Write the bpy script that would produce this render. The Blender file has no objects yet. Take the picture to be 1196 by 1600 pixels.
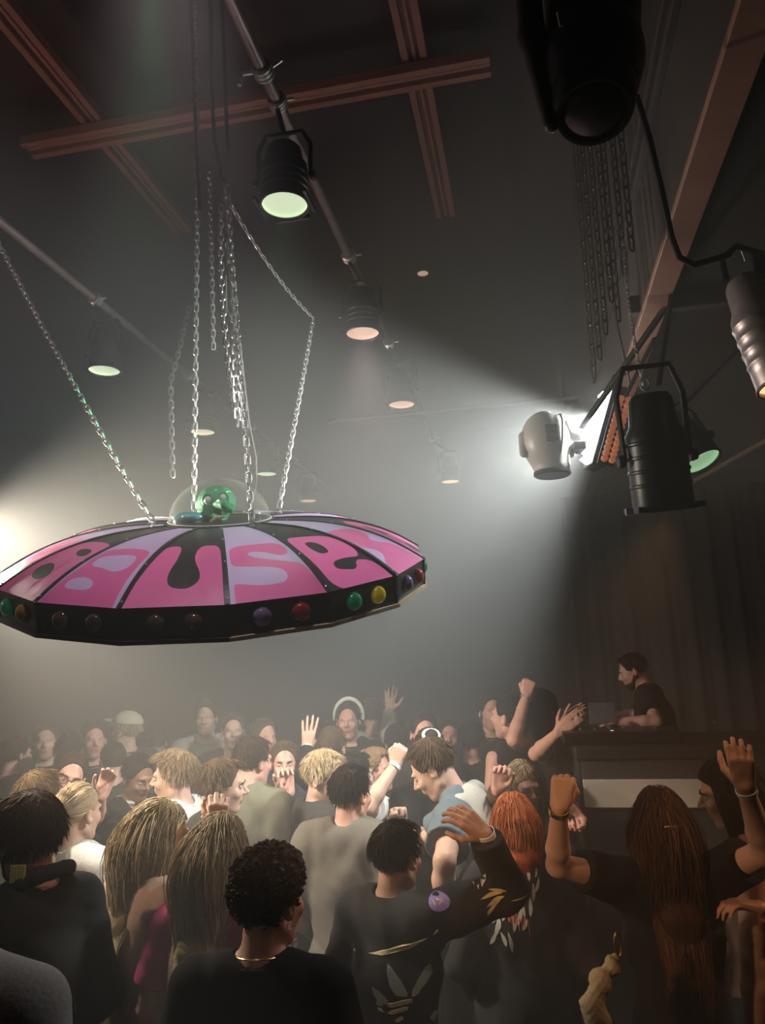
import bpy, bmesh, math, random
import numpy as np
from mathutils import Vector, Matrix, Euler, geometry
from mathutils.bvhtree import BVHTree
try:
    import openvdb
except ImportError:
    import pyopenvdb as openvdb

# ------------------------------------------------------------------ camera, world, lights
SC = bpy.context.scene
COL = SC.collection
F_PX = 1155.0
EYE = np.array([0.0, 0.0, 2.3])
PITCH, ROLL = math.radians(11.5), math.radians(-2.0)
cam_data = bpy.data.cameras.new('camera')
cam = bpy.data.objects.new('camera', cam_data)
COL.objects.link(cam)
SC.camera = cam
cam_data.sensor_fit = 'VERTICAL'
cam_data.sensor_height = 36.0
cam_data.lens = 36.0 * F_PX / 1600.0
cam_data.clip_start = 0.05
RM = Matrix.Rotation(math.pi / 2 + PITCH, 3, 'X') @ Matrix.Rotation(ROLL, 3, 'Z')
cam.matrix_world = Matrix.Translation(EYE) @ RM.to_4x4()
RN = np.array(RM)


def ray(x, y):
    return RN @ np.array([(x - 598) / F_PX, -(y - 800) / F_PX, -1.0])


def at(x, y, Y):
    """world point seen at photo pixel (x, y) at the distance Y in front of the camera"""
    d = ray(x, y)
    return EYE + d * (Y / d[1])


AZ = math.radians(11.01)
E1 = np.array([math.sin(AZ), math.cos(AZ), 0.0])
E2 = np.array([math.cos(AZ), -math.sin(AZ), 0.0])


def W(s, t, z):
    """room frame: s along the hall, t to the right, z up"""
    return E1 * s + E2 * t + np.array([0, 0, z])


SC.view_settings.view_transform = 'Standard'
SC.view_settings.look = 'None'
SC.view_settings.gamma = 1.0
SC.view_settings.use_curve_mapping = False
SC.view_settings.exposure = 0.0
SC.cycles.max_bounces = 5
SC.cycles.diffuse_bounces = 2
SC.cycles.glossy_bounces = 2
SC.cycles.transparent_max_bounces = 8
SC.cycles.volume_bounces = 0
SC.cycles.use_denoising = True
SC.cycles.sample_clamp_indirect = 4.0
SC.cycles.sample_clamp_direct = 40.0
SC.cycles.adaptive_threshold = 0.03

world = bpy.data.worlds.new('hall_air')
SC.world = world
world.use_nodes = True
wn = world.node_tree
wn.nodes.clear()
wo = wn.nodes.new('ShaderNodeOutputWorld')
bg = wn.nodes.new('ShaderNodeBackground')
bg.inputs[0].default_value = (0.02, 0.018, 0.02, 1)
bg.inputs[1].default_value = 0.05
vs = wn.nodes.new('ShaderNodeVolumeScatter')
vs.inputs['Color'].default_value = (0.95, 0.94, 0.93, 1)
vs.inputs['Density'].default_value = 0.09
vs.inputs['Anisotropy'].default_value = 0.15
wn.links.new(bg.outputs[0], wo.inputs['Surface'])
wn.links.new(vs.outputs[0], wo.inputs['Volume'])


def light(name, kind, loc, aim, energy, color, size=0.2, size_y=None, up=None, spot=60, blend=0.5):
    d = bpy.data.lights.new(name, kind)
    d.energy = energy
    d.color = color
    if kind == 'AREA':
        d.size = size
        if size_y:
            d.shape = 'RECTANGLE'
            d.size_y = size_y
        else:
            d.shape = 'DISK'
    else:
        d.shadow_soft_size = size
    if kind == 'SPOT':
        d.spot_size = math.radians(spot)
        d.spot_blend = blend
    o = bpy.data.objects.new(name, d)
    COL.objects.link(o)
    z = -Vector(aim).normalized()
    y = Vector(up) if up is not None else Vector((0, 0, 1))
    x = y.cross(z)
    if x.length < 1e-3:
        x = Vector((1, 0, 0))
    x.normalize()
    y = z.cross(x)
    m = Matrix((x, y, z)).transposed().to_4x4()
    m.translation = Vector(loc)
    o.matrix_world = m
    return o


# the white strobe bar on the right; its plane holds the bar, so haze to its right stays dark
SB0, SB1 = at(947, 612, 3.35), at(916, 722, 3.35)
sbv = Vector(SB1 - SB0).normalized()
sview = Vector((SB0 + SB1) / 2 - EYE).normalized()
snorm = sbv.cross(sview).normalized()
if snorm.x > 0:
    snorm = -snorm
snorm = (snorm + 0.30 * -sview).normalized()
SBC = (SB0 + SB1) / 2
# the aim is turned off the bar face, to the left and down
sdir = (snorm * math.sin(math.radians(48)) + sbv * math.cos(math.radians(48)) + sview * 0.22).normalized()
so = light('strobe_light', 'AREA', Vector(SBC) + snorm * 0.04, sdir, 122, (0.94, 1.0, 0.97), 0.34, 0.10, up=sdir.cross(sview))
so.data.spread = math.radians(112)
# a warm lamp just outside the frame on the left
LL = at(-75, 832, 3.25)
lo_ = light('left_lamp_light', 'AREA', LL, (1, 0.30, -0.38), 92, (1.0, 0.90, 0.72), 0.2)
lo_.data.spread = math.radians(132)
# amber wash from the right at head height
light('amber_wash', 'SPOT', (3.0, 2.9, 2.45), Vector((0.2, 2.95, 1.36)) - Vector((3.0, 2.9, 2.45)), 75, (1.0, 0.50, 0.24), 0.06, spot=38)
OL = at(1038, 797, 2.3)
light('orange_can_light', 'SPOT', OL + np.array([-.01, 0, -.03]), (-0.28, 0.22, -1), 9, (1.0, 0.50, 0.22), 0.08, spot=96, blend=.8)
light('left_amber_wash', 'SPOT', (-1.15, 0.95, 2.42), Vector((0.78, 2.80, 1.62)) - Vector((-1.15, 0.95, 2.42)), 120, (1.0, 0.56, 0.28), 0.05, spot=24)
# warm white house light low from the left over the dance floor
light('warm_house_light', 'SPOT', (-4.3, 2.2, 3.6), Vector((-0.5, 4.0, 1.75)) - Vector((-4.3, 2.2, 3.6)), 520, (1.0, 0.80, 0.60), 0.10, spot=40)
# lamp of the right-hand pipe, pointing down over the dance floor
light('pipe_spot_light', 'SPOT', (-0.08, 3.93, 4.12), Vector((0.05, 3.7, 1.5)) - Vector((-0.08, 3.93, 4.12)), 90, (1.0, 0.72, 0.66), 0.08, spot=56, blend=.9)
light('saucer_fill_light', 'SPOT', (-0.55, 1.5, 4.6), Vector((-0.6, 2.65, 2.7)) - Vector((-0.55, 1.5, 4.6)), 120, (1.0, 0.88, 0.90), 0.08, spot=44, blend=.8)  # unseen fill added to brighten the front roof panels
light('rail_fill_light', 'SPOT', W(1.6, -5.0, 3.0), W(3.4, -1.0, 5.5) - W(1.6, -5.0, 3.0), 190, (1.0, 0.55, 0.45), 0.2, spot=44, blend=1)  # added reddish fill from the left that brings out the ceiling rails
light('booth_light', 'SPOT', W(3.0, 1.3, 3.6), W(4.8, .7, 2.0) - W(3.0, 1.3, 3.6), 10, (1.0, 0.45, 0.40), 0.06, spot=50)


# ------------------------------------------------------------------ materials
def rgb(r, g, b):
    return (r, g, b, 1.0)


def mat(name, color, rough=0.6, metal=0.0, noise=0.0, nscale=40.0, bump=0.0, emit=None, estr=0.0,
        color2=None, coat=0.0, spec=0.5, stretch=None, trans=0.0):
    m = bpy.data.materials.new(name)
    m.use_nodes = True
    nt = m.node_tree
    b = nt.nodes['Principled BSDF']
    b.inputs['Base Color'].default_value = rgb(*color)
    b.inputs['Roughness'].default_value = rough
    b.inputs['Metallic'].default_value = metal
    b.inputs['Specular IOR Level'].default_value = spec
    b.inputs['Coat Weight'].default_value = coat
    b.inputs['Transmission Weight'].default_value = trans
    tc = nt.nodes.new('ShaderNodeTexCoord')
    nz = nt.nodes.new('ShaderNodeTexNoise')
    nz.inputs['Scale'].default_value = nscale
    nz.inputs['Detail'].default_value = 4
    src = tc.outputs['Object']
    if stretch:
        mp = nt.nodes.new('ShaderNodeMapping')
        mp.inputs['Scale'].default_value = stretch
        nt.links.new(src, mp.inputs[0])
        src = mp.outputs[0]
    nt.links.new(src, nz.inputs['Vector'])
    if noise or color2:
        mx = nt.nodes.new('ShaderNodeMix')
        mx.data_type = 'RGBA'
        c2 = color2 if color2 else tuple(max(0, c * (1 - noise)) for c in color)
        mx.inputs[6].default_value = rgb(*color)
        mx.inputs[7].default_value = rgb(*c2)
        rp = nt.nodes.new('ShaderNodeMapRange')
        rp.inputs[1].default_value = 0.35
        rp.inputs[2].default_value = 0.65
        nt.links.new(nz.outputs['Fac'], rp.inputs[0])
        nt.links.new(rp.outputs[0], mx.inputs[0])
        nt.links.new(mx.outputs[2], b.inputs['Base Color'])
    if bump:
        bp = nt.nodes.new('ShaderNodeBump')
        bp.inputs['Strength'].default_value = bump
        bp.inputs['Distance'].default_value = 0.004
        nt.links.new(nz.outputs['Fac'], bp.inputs['Height'])
        nt.links.new(bp.outputs[0], b.inputs['Normal'])
    if emit:
        b.inputs['Emission Color'].default_value = rgb(*emit)
        b.inputs['Emission Strength'].default_value = estr
    return m


M = {}
M['floor'] = mat('floor_dark', (0.03, 0.026, 0.024), 0.5, noise=0.4, nscale=3)
M['ceiling'] = mat('ceiling_dark', (0.05, 0.045, 0.045), 0.9, noise=0.3, nscale=2)
M['wall'] = mat('wall_dark', (0.035, 0.032, 0.032), 0.9, noise=0.3, nscale=2)
M['soffit'] = mat('soffit_brown', (0.05, 0.035, 0.033), 0.7, noise=0.3, nscale=5)
M['beam'] = mat('beam_wood', (0.30, 0.15, 0.11), 0.6, noise=0.25, nscale=6, stretch=(1, 14, 14))
M['band'] = mat('trim_wood', (0.33, 0.17, 0.12), 0.5, noise=0.15, nscale=5, stretch=(1, 8, 8))
M['black'] = mat('black_metal', (0.010, 0.010, 0.011), 0.38, noise=0.2, nscale=30)
M['blackmatte'] = mat('black_matte', (0.012, 0.012, 0.012), 0.8, noise=0.2)
M['curtain'] = mat('black_drape', (0.012, 0.012, 0.014), 0.95, noise=0.3, nscale=4, stretch=(12, 12, 0.3))
M['steel'] = mat('steel', (0.88, 0.88, 0.86), 0.36, 0.9, noise=0.15)
M['pipe'] = mat('pipe_steel', (0.36, 0.29, 0.28), 0.42, 0.7, noise=0.25, nscale=12)
M['brass'] = mat('brass', (0.75, 0.5, 0.2), 0.3, 1.0)
M['lensG'] = mat('lens_green_white', (0.5, 0.6, 0.4), 0.3, emit=(0.72, 0.86, 0.58), estr=0.95)
M['lensC'] = mat('lens_cream', (0.6, 0.55, 0.4), 0.3, emit=(0.90, 0.82, 0.55), estr=0.85)
M['lensP'] = mat('lens_pink', (0.6, 0.45, 0.4), 0.3, emit=(0.86, 0.55, 0.42), estr=0.75)
M['lensO'] = mat('lens_orange', (0.6, 0.4, 0.2), 0.3, emit=(1.0, 0.60, 0.28), estr=1.1)
M['lensgreen'] = mat('lens_pale_green', (0.3, 0.5, 0.3), 0.3, emit=(0.38, 0.62, 0.36), estr=0.75)
M['hot'] = mat('strobe_led', (1, 1, 1), 0.3, emit=(0.96, 1.0, 0.98), estr=40)
M['warmhot'] = mat('warm_lens', (1, 1, 1), 0.3, emit=(1.0, 0.9, 0.7), estr=8)
M['copperglow'] = mat('copper_glow', (0.5, 0.2, 0.1), 0.4, noise=0.6, nscale=60, emit=(0.9, 0.27, 0.12), estr=0.30)  # strobe reflection put into the copper ribs as a dim glow
M['lilac'] = mat('lilac_vinyl', (0.70, 0.52, 0.84), 0.36, noise=0.05, nscale=9)
M['pink'] = mat('pink_vinyl', (0.86, 0.17, 0.44), 0.36, noise=0.06, nscale=9)
M['blackvinyl'] = mat('black_vinyl', (0.035, 0.032, 0.034), 0.34, noise=0.2, nscale=8)
M['plexi'] = mat('black_plexi', (0.03, 0.029, 0.028), 0.34, coat=0.15, noise=0.3, nscale=14)
M['ply'] = mat('pale_plywood', (0.72, 0.56, 0.38), 0.6, noise=0.2, nscale=10, stretch=(1, 9, 1))
M['capG'] = mat('green_cap', (0.01, 0.30, 0.13), 0.08, coat=1.0, noise=0.5, nscale=45, emit=(0, 0.4, 0.16), estr=0.05)  # faint glow put into the colour; the cap is unlit
M['capY'] = mat('yellow_cap', (0.75, 0.55, 0.02), 0.08, coat=1.0, noise=0.5, nscale=45, emit=(0.8, 0.6, 0.02), estr=0.08)  # unlit as well, with a little added glow
M['capR'] = mat('red_cap', (0.45, 0.01, 0.03), 0.08, coat=1.0, noise=0.5, nscale=45)
M['capO'] = mat('orange_cap', (0.55, 0.25, 0.03), 0.08, coat=1.0, noise=0.5, nscale=45)
M['capV'] = mat('violet_cap', (0.30, 0.18, 0.42), 0.12, coat=1.0, noise=0.6, nscale=45)
M['capB'] = mat('brown_cap', (0.10, 0.05, 0.04), 0.08, coat=1.0, noise=0.6, nscale=45)
M['alien'] = mat('alien_green', (0.04, 0.40, 0.17), 0.6, noise=0.45, nscale=25, bump=0.5)
M['jaw'] = mat('alien_jaw', (0.75, 0.5, 0.32), 0.5, noise=0.2)
M['white'] = mat('white_plastic', (0.8, 0.8, 0.78), 0.35, noise=0.05)
M['dark'] = mat('dark_pupil', (0.01, 0.01, 0.01), 0.2)
M['turq'] = mat('turquoise_cushion', (0.12, 0.42, 0.52), 0.35, noise=0.15)
M['mhgrey'] = mat('fixture_grey', (0.42, 0.41, 0.39), 0.4, noise=0.08)
M['darksteel'] = mat('dull_steel', (0.16, 0.13, 0.13), 0.45, 0.8, noise=0.2)
M['mhbrown'] = mat('fixture_brown', (0.10, 0.075, 0.06), 0.45, noise=0.2)
M['silverpar'] = mat('fixture_silver', (0.50, 0.42, 0.42), 0.4, 0.75, noise=0.15)
M['boothw'] = mat('booth_white_band', (0.50, 0.44, 0.38), 0.7, noise=0.08, nscale=6)
M['boothd'] = mat('booth_dark', (0.018, 0.017, 0.017), 0.6, noise=0.2)
M['boothg'] = mat('booth_grey', (0.045, 0.042, 0.040), 0.6, noise=0.2)
M['laptop'] = mat('laptop_grey', (0.13, 0.13, 0.135), 0.4, noise=0.05)
M['blueled'] = mat('blue_led', (0.2, 0.4, 1), 0.3, emit=(0.45, 0.7, 1.0), estr=3)
M['whiteled'] = mat('white_led', (1, 1, 1), 0.3, emit=(1.0, 0.85, 0.8), estr=2.0)


def glass_material():
    m = bpy.data.materials.new('clear_dome')
    m.use_nodes = True
    nt = m.node_tree
    nt.nodes.clear()
    out = nt.nodes.new('ShaderNodeOutputMaterial')
    tr = nt.nodes.new('ShaderNodeBsdfTransparent')
    tr.inputs[0].default_value = (0.95, 0.97, 0.96, 1)
    gl = nt.nodes.new('ShaderNodeBsdfGlossy')
    gl.inputs['Roughness'].default_value = 0.06
    df = nt.nodes.new('ShaderNodeBsdfDiffuse')
    df.inputs[0].default_value = (0.6, 0.6, 0.58, 1)
    lw = nt.nodes.new('ShaderNodeLayerWeight')
    lw.inputs[0].default_value = 0.28
    mx = nt.nodes.new('ShaderNodeMixShader')
    mx2 = nt.nodes.new('ShaderNodeMixShader')
    mul = nt.nodes.new('ShaderNodeMath')
    mul.operation = 'MULTIPLY_ADD'
    mul.inputs[1].default_value = 0.55
    mul.inputs[2].default_value = 0.03
    nt.links.new(lw.outputs['Facing'], mul.inputs[0])
    nt.links.new(mul.outputs[0], mx.inputs[0])
    nt.links.new(tr.outputs[0], mx.inputs[1])
    mx2.inputs[0].default_value = 0.5
    nt.links.new(gl.outputs[0], mx2.inputs[1])
    nt.links.new(df.outputs[0], mx2.inputs[2])
    nt.links.new(mx2.outputs[0], mx.inputs[2])
    nt.links.new(mx.outputs[0], out.inputs[0])
    return m


M['dome'] = glass_material()


# ------------------------------------------------------------------ object helpers
def tag(o, label=None, cat=None, group=None, kind=None):
    if label:
        o['label'] = label
    if cat:
        o['category'] = cat
    if group:
        o['group'] = group
    if kind:
        o['kind'] = kind
    return o


def empty(name, loc, label, cat, group=None, rot=None):
    o = bpy.data.objects.new(name, None)
    COL.objects.link(o)
    m = Matrix.Translation(Vector(loc))
    if rot is not None:
        m = m @ rot.to_4x4()
    o.matrix_world = m
    o.empty_display_size = 0.1
    return tag(o, label, cat, group)


def link_mesh(name, verts, faces, mats, parent=None, mi=None, smooth=True, world=None):
    """verts in world space; with a parent they are taken into the parent's space"""
    me = bpy.data.meshes.new(name)
    v = np.asarray(verts, dtype=np.float64).reshape(-1, 3)
    base = world if world is not None else (parent.matrix_world if parent is not None else Matrix.Identity(4))
    inv = np.array(base.inverted())
    v = v @ inv[:3, :3].T + inv[:3, 3]
    me.from_pydata(v.tolist(), [], faces if isinstance(faces, list) else faces.tolist())
    if not isinstance(mats, (list, tuple)):
        mats = [mats]
    for m in mats:
        me.materials.append(m)
    if mi is not None:
        me.polygons.foreach_set('material_index', np.asarray(mi, dtype=np.int32))
    if smooth:
        me.polygons.foreach_set('use_smooth', np.ones(len(me.polygons), dtype=bool))
    me.update()
    o = bpy.data.objects.new(name, me)
    COL.objects.link(o)
    if parent is not None:
        o.parent = parent
    elif world is not None:
        o.matrix_world = world
    return o


class MB:
    """collects shapes in world space and links them as one mesh"""

    def __init__(self):
        self.v, self.f, self.m = [], [], []

    def add(self, verts, faces, mi=0):
        n = len(self.v)
        self.v.extend([tuple(p) for p in verts])
        self.f.extend([tuple(i + n for i in f) for f in faces])
        self.m.extend([mi] * len(faces))
        return self

    def box(self, c, size, R=None, mi=0):
        sx, sy, sz = (s / 2 for s in size)
        P = np.array([(x, y, z) for x in (-sx, sx) for y in (-sy, sy) for z in (-sz, sz)])
        if R is not None:
            P = P @ np.array(R).T
        P = P + np.asarray(c)
        return self.add(P, [(0, 1, 3, 2), (4, 6, 7, 5), (0, 4, 5, 1), (2, 3, 7, 6), (0, 2, 6, 4), (1, 5, 7, 3)], mi)

    def hexa(self, pts, mi=0):
        """8 points: 4 bottom loop, 4 top loop"""
        return self.add(pts, [(3, 2, 1, 0), (4, 5, 6, 7), (0, 1, 5, 4), (1, 2, 6, 5), (2, 3, 7, 6), (3, 0, 4, 7)], mi)

    def lathe(self, prof, c, R=None, n=32, mi=0, caps=True):
        R = np.eye(3) if R is None else np.array(R)
        P = []
        for r, z in prof:
            for i in range(n):
                a = 2 * math.pi * i / n
                P.append(R @ np.array([r * math.cos(a), r * math.sin(a), z]) + np.asarray(c))
        Fs = []
        for j in range(len(prof) - 1):
            for i in range(n):
                k = (i + 1) % n
                Fs.append((j * n + i, j * n + k, (j + 1) * n + k, (j + 1) * n + i))
        if caps:
            Fs.append(tuple(range(n - 1, -1, -1)))
            Fs.append(tuple((len(prof) - 1) * n + i for i in range(n)))
        return self.add(P, Fs, mi)

    def tube(self, pts, r, n=10, mi=0, closed=False):
        pts = np.asarray(pts, dtype=float)
        k = len(pts)
        rr = np.full(k, r) if np.isscalar(r) else np.asarray(r)
        P = []
        ref = None
        for i in range(k):
            a = pts[(i - 1) % k] if (closed or i > 0) else pts[i]
            b = pts[(i + 1) % k] if (closed or i < k - 1) else pts[i]
            t = b - a
            t = t / (np.linalg.norm(t) + 1e-12)
            if ref is None:
                ref = np.cross(t, [0, 0, 1.0])
                if np.linalg.norm(ref) < 0.05:
                    ref = np.cross(t, [1.0, 0, 0])
            u = ref - t * (ref @ t)
            u /= np.linalg.norm(u) + 1e-12
            ref = u
            w = np.cross(t, u)
            for j in range(n):
                ang = 2 * math.pi * j / n
                P.append(pts[i] + rr[i] * (math.cos(ang) * u + math.sin(ang) * w))
        Fs = []
        for i in range(k if closed else k - 1):
            for j in range(n):
                i2, j2 = (i + 1) % k, (j + 1) % n
                Fs.append((i * n + j, i * n + j2, i2 * n + j2, i2 * n + j))
        if not closed:
            Fs.append(tuple(range(n - 1, -1, -1)))
            Fs.append(tuple((k - 1) * n + j for j in range(n)))
        return self.add(P, Fs, mi)

    def sphere(self, c, r, R=None, n=16, mi=0):
        rr = (r, r, r) if np.isscalar(r) else r
        prof = [(math.sin(math.pi * j / n), -math.cos(math.pi * j / n)) for j in range(1, n)]
        R = np.eye(3) if R is None else np.array(R)
        sub = MB().lathe(prof, (0, 0, 0), n=n * 2)
        V = np.array(sub.v) * np.array(rr) @ R.T + np.asarray(c)
        return self.add(V, sub.f, mi)

    def build(self, name, mats, parent=None, smooth=True, world=None, bevel=0.0):
        o = link_mesh(name, self.v, self.f, mats, parent, self.m, smooth, world)
        if smooth:
            try:
                o.data.shade_auto_smooth if False else None
            except Exception:
                pass
            md = o.modifiers.new('edges', 'EDGE_SPLIT')
            md.split_angle = math.radians(38)
        if bevel:
            bv = o.modifiers.new('bevel', 'BEVEL')
            bv.width = bevel
            bv.segments = 2
            bv.limit_method = 'ANGLE'
            if smooth:
                o.modifiers.move(1, 0)
        return o


def frame_z(z, hint=(0, 0, 1)):
    """rotation whose z axis is z"""
    z = np.asarray(z, float)
    z = z / np.linalg.norm(z)
    h = np.asarray(hint, float)
    x = np.cross(h, z)
    if np.linalg.norm(x) < 1e-3:
        x = np.cross([0, 1.0, 0], z)
    x /= np.linalg.norm(x)
    y = np.cross(z, x)
    return np.stack([x, y, z], 1)


RAX = np.stack([E2, E1, np.array([0, 0, 1.0])], 1)      # box axes: x = right, y = along the hall


def struct(name, mb, m, smooth=False, bevel=0.0):
    o = mb.build(name, m, None, smooth, bevel=bevel)
    o['kind'] = 'structure'
    return o


# ------------------------------------------------------------------ the room
S0, S1, T0, T1, ZC = -3.0, 11.0, -7.0, 5.0, 5.75
sc_, tc_ = (S0 + S1) / 2, (T0 + T1) / 2
struct('floor', MB().box(W(sc_, tc_, -0.05), (T1 - T0 + .4, S1 - S0 + .4, 0.1), RAX), M['floor'])
struct('ceiling', MB().box(W(sc_, tc_, ZC + 0.1), (T1 - T0 + .4, S1 - S0 + .4, 0.2), RAX), M['ceiling'])
struct('wall_left', MB().box(W(sc_, T0 - .1, ZC / 2), (0.2, S1 - S0, ZC), RAX), M['wall'])
struct('wall_right', MB().box(W(sc_, T1 + .1, ZC / 2), (0.2, S1 - S0, ZC), RAX), M['wall'])
struct('wall_back', MB().box(W(S1 + .1, tc_, ZC / 2), (T1 - T0 + .4, 0.2, ZC), RAX), M['wall'])
struct('wall_front', MB().box(W(S0 - .1, tc_, ZC / 2), (T1 - T0 + .4, 0.2, ZC), RAX), M['wall'])


def rail(name, s0, t0, s1, t1, z, w=0.14):
    """ceiling rail: two ridges with a groove between"""
    a, b = W(s0, t0, z), W(s1, t1, z)
    d = (b - a)
    L = np.linalg.norm(d)
    d /= L
    sd = np.cross(d, [0, 0, 1.0])
    R = np.stack([d, sd, [0, 0, 1.0]], 1)
    c = (a + b) / 2
    mb = MB()
    mb.box(c + np.array([0, 0, .03]), (L, w, 0.02), R)
    for q in (-0.36, 0.36):
        mb.box(c + sd * q * w, (L, w * 0.28, 0.045), R)
    mb.box(c + np.array([0, 0, .008]), (L, w * 0.16, 0.03), R)
    return struct(name, mb, M['beam'], bevel=0.004)


rail('trim_1', 0.6, -2.33, 4.6, -2.33, 5.5)
rail('trim_2', 0.6, -0.40, 4.9, -0.40, 5.5)
rail('trim_3', 3.47, -2.79, 3.47, 0.0, 5.42)

# bulkhead between hall and stage ceiling
BT = 0.55
mb = MB().box(W(4.0, BT + .045, (3.70 + ZC) / 2 + .01), (0.09, 9.0, ZC - 3.72), RAX)
struct('wall_bulkhead', mb, M['soffit'])
struct('trim_4', MB().box(W(2.25, BT + .045, 3.705), (0.10, 5.5, 0.025), RAX), M['band'], bevel=0.004)
mb = MB()
mb.box(W(2.25, BT - .012, 4.14), (0.03, 5.5, 0.035), RAX)
mb.box(W(2.25, BT - .012, 4.24), (0.03, 5.5, 0.02), RAX)
struct('trim_5', mb, M['soffit'], bevel=0.005)
struct('trim_6', MB().box(W(3.0, (BT + .13 + T1) / 2, 3.83), (T1 - BT - .13, 7.0, 0.06), RAX), M['soffit'])
struct('trim_7', MB().box(W(3.1, 2.0, 3.76), (3.0, 0.05, 0.08), RAX), M['soffit'], bevel=.005)

# stage platform and a black drape added behind it to block far haze
struct('floor_stage', MB().box(W(5.6, 2.4, 0.375), (4.4, 2.6, 0.75), RAX), M['boothd'])


def drape(name, a, b, z0, z1, label):
    a, b = np.asarray(a), np.asarray(b)
    L = np.linalg.norm(b - a)
    d = (b - a) / L
    nrm = np.cross(d, [0, 0, 1])
    n = int(L / 0.02)
    V, Fs = [], []
    for i in range(n + 1):
        x = L * i / n
        off = 0.045 * math.sin(x * 26 + 1.3 * math.sin(x * 5)) + 0.02 * math.sin(x * 61)
        for z in (z0, (z0 + z1) / 2, z1):
            V.append(a + d * x + nrm * off * (1.0 if z < z1 else 0.6) + np.array([0, 0, z]))
    for i in range(n):
        for j in range(2):
            Fs.append((i * 3 + j, (i + 1) * 3 + j, (i + 1) * 3 + j + 1, i * 3 + j + 1))
    o = link_mesh(name, V, Fs, M['curtain'])
    sd = o.modifiers.new('thick', 'SOLIDIFY')
    sd.thickness = 0.006
    return tag(o, label, 'curtain')


drape('haze_drape', W(7.1, 0.35, 0), W(7.1, 4.6, 0), 0.02, 3.78, 'black pleated drape added to block far haze behind the man at the decks')


# pipes
def pipe(pts, label, r=0.025, m='pipe', name='lighting_pipe'):
    o = MB().tube(pts, r, 14).build(name, M[m])
    return tag(o, label, 'pipe')


pipe([W(0.4, -.9, 4.65), W(9.5, -.9, 4.65)], 'round steel lighting pipe crossing above the dome, carrying the lamp with the widest lens')
pipe([W(0.4, -2.6, 4.65), W(9.5, -2.6, 4.65)], 'round steel lighting pipe entering at the left edge of the picture')
pipe([W(5.9, -1.6, 4.35), W(5.9, 0.5, 4.35)], 'short cross pipe in the haze above the white moving head', 0.02, 'mhbrown')
pipe([at(1240, 665, 3.6), at(1000, 800, 5.4)], 'thin pipe low under the stage ceiling at the right edge', 0.016, 'mhbrown')


# ------------------------------------------------------------------ chains
def chain_links(mb, pts, pitch=0.036, wire=0.0042, half_w=0.0095, seg=12, sides=5):
    pts = np.asarray(pts, float)
    d = np.linalg.norm(np.diff(pts, axis=0), axis=1)
    cum = np.concatenate([[0], np.cumsum(d)])
    n = max(2, int(cum[-1] / pitch))
    hl = pitch * 0.5 + wire * 1.2
    st = hl - half_w
    loop = []
    for i in range(seg):
        a = 2 * math.pi * i / seg
        x, y = half_w * math.cos(a), half_w * math.sin(a)
        loop.append((x, y + (st if y >= 0 else -st)))
    for i in range(n):
        q = (i + 0.5) * cum[-1] / n
        j = min(np.searchsorted(cum, q) - 1, len(d) - 1)
        j = max(j, 0)
        c = pts[j] + (pts[j + 1] - pts[j]) * (q - cum[j]) / d[j]
        t = (pts[j + 1] - pts[j]) / d[j]
        R = frame_z(t, (0.3, -1, 0.1))
        sd = R[:, 0] if i % 2 == 0 else R[:, 1]
        sd = sd * math.cos(0.25) + np.cross(t, sd) * math.sin(0.25)
        P = [c + sd * x + t * y for x, y in loop]
        mb.tube(P, wire, sides, closed=True)
    return mb


def sag(a, b, s=0.0, n=12, side=(0, 0, -1)):
    a, b = np.asarray(a), np.asarray(b)
    q = np.linspace(0, 1, n)[:, None]
    return a * (1 - q) + b * q + np.asarray(side) * (4 * s * q * (1 - q))


def chain(paths, label, name='hanging_chain', group=None, m='steel', **kw):
    mb = MB()
    for p in paths:
        chain_links(mb, p, **kw)
    return tag(mb.build(name, M[m]), label, 'chain', group)


# ------------------------------------------------------------------ the flying saucer
UC = at(347.5, 872.3, 3.0)
UR = Matrix.Rotation(0.318, 3, 'X') @ Matrix.Rotation(0.008, 3, 'Y')
URN = np.array(UR)
U_R, U_r, U_H, U_S = 0.8314, 0.22, 0.155, 0.0996
ufo = empty('flying_saucer', UC, 'large pink, lilac and black flying saucer decoration tilted on chains over the crowd', 'decoration', rot=UR)


def UW(p):
    return np.asarray(p) @ URN.T + UC


def uprof(r):
    return U_H * (1 - (max(r - U_r, 0) / (U_R - U_r)) ** 2.7)


def uang(k):
    return -math.pi / 2 + 0.228 + k * math.pi / 8


def upt(k, u, v, lift=0.0):
    r = U_R - (U_R - U_r) * v
    z = uprof(r) + lift
    a, b = uang(k), uang(k + 1)
    A = np.array([r * math.cos(a), r * math.sin(a), z])
    B = np.array([r * math.cos(b), r * math.sin(b), z])
    return A * (1 - u) / 2 + B * (1 + u) / 2


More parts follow.
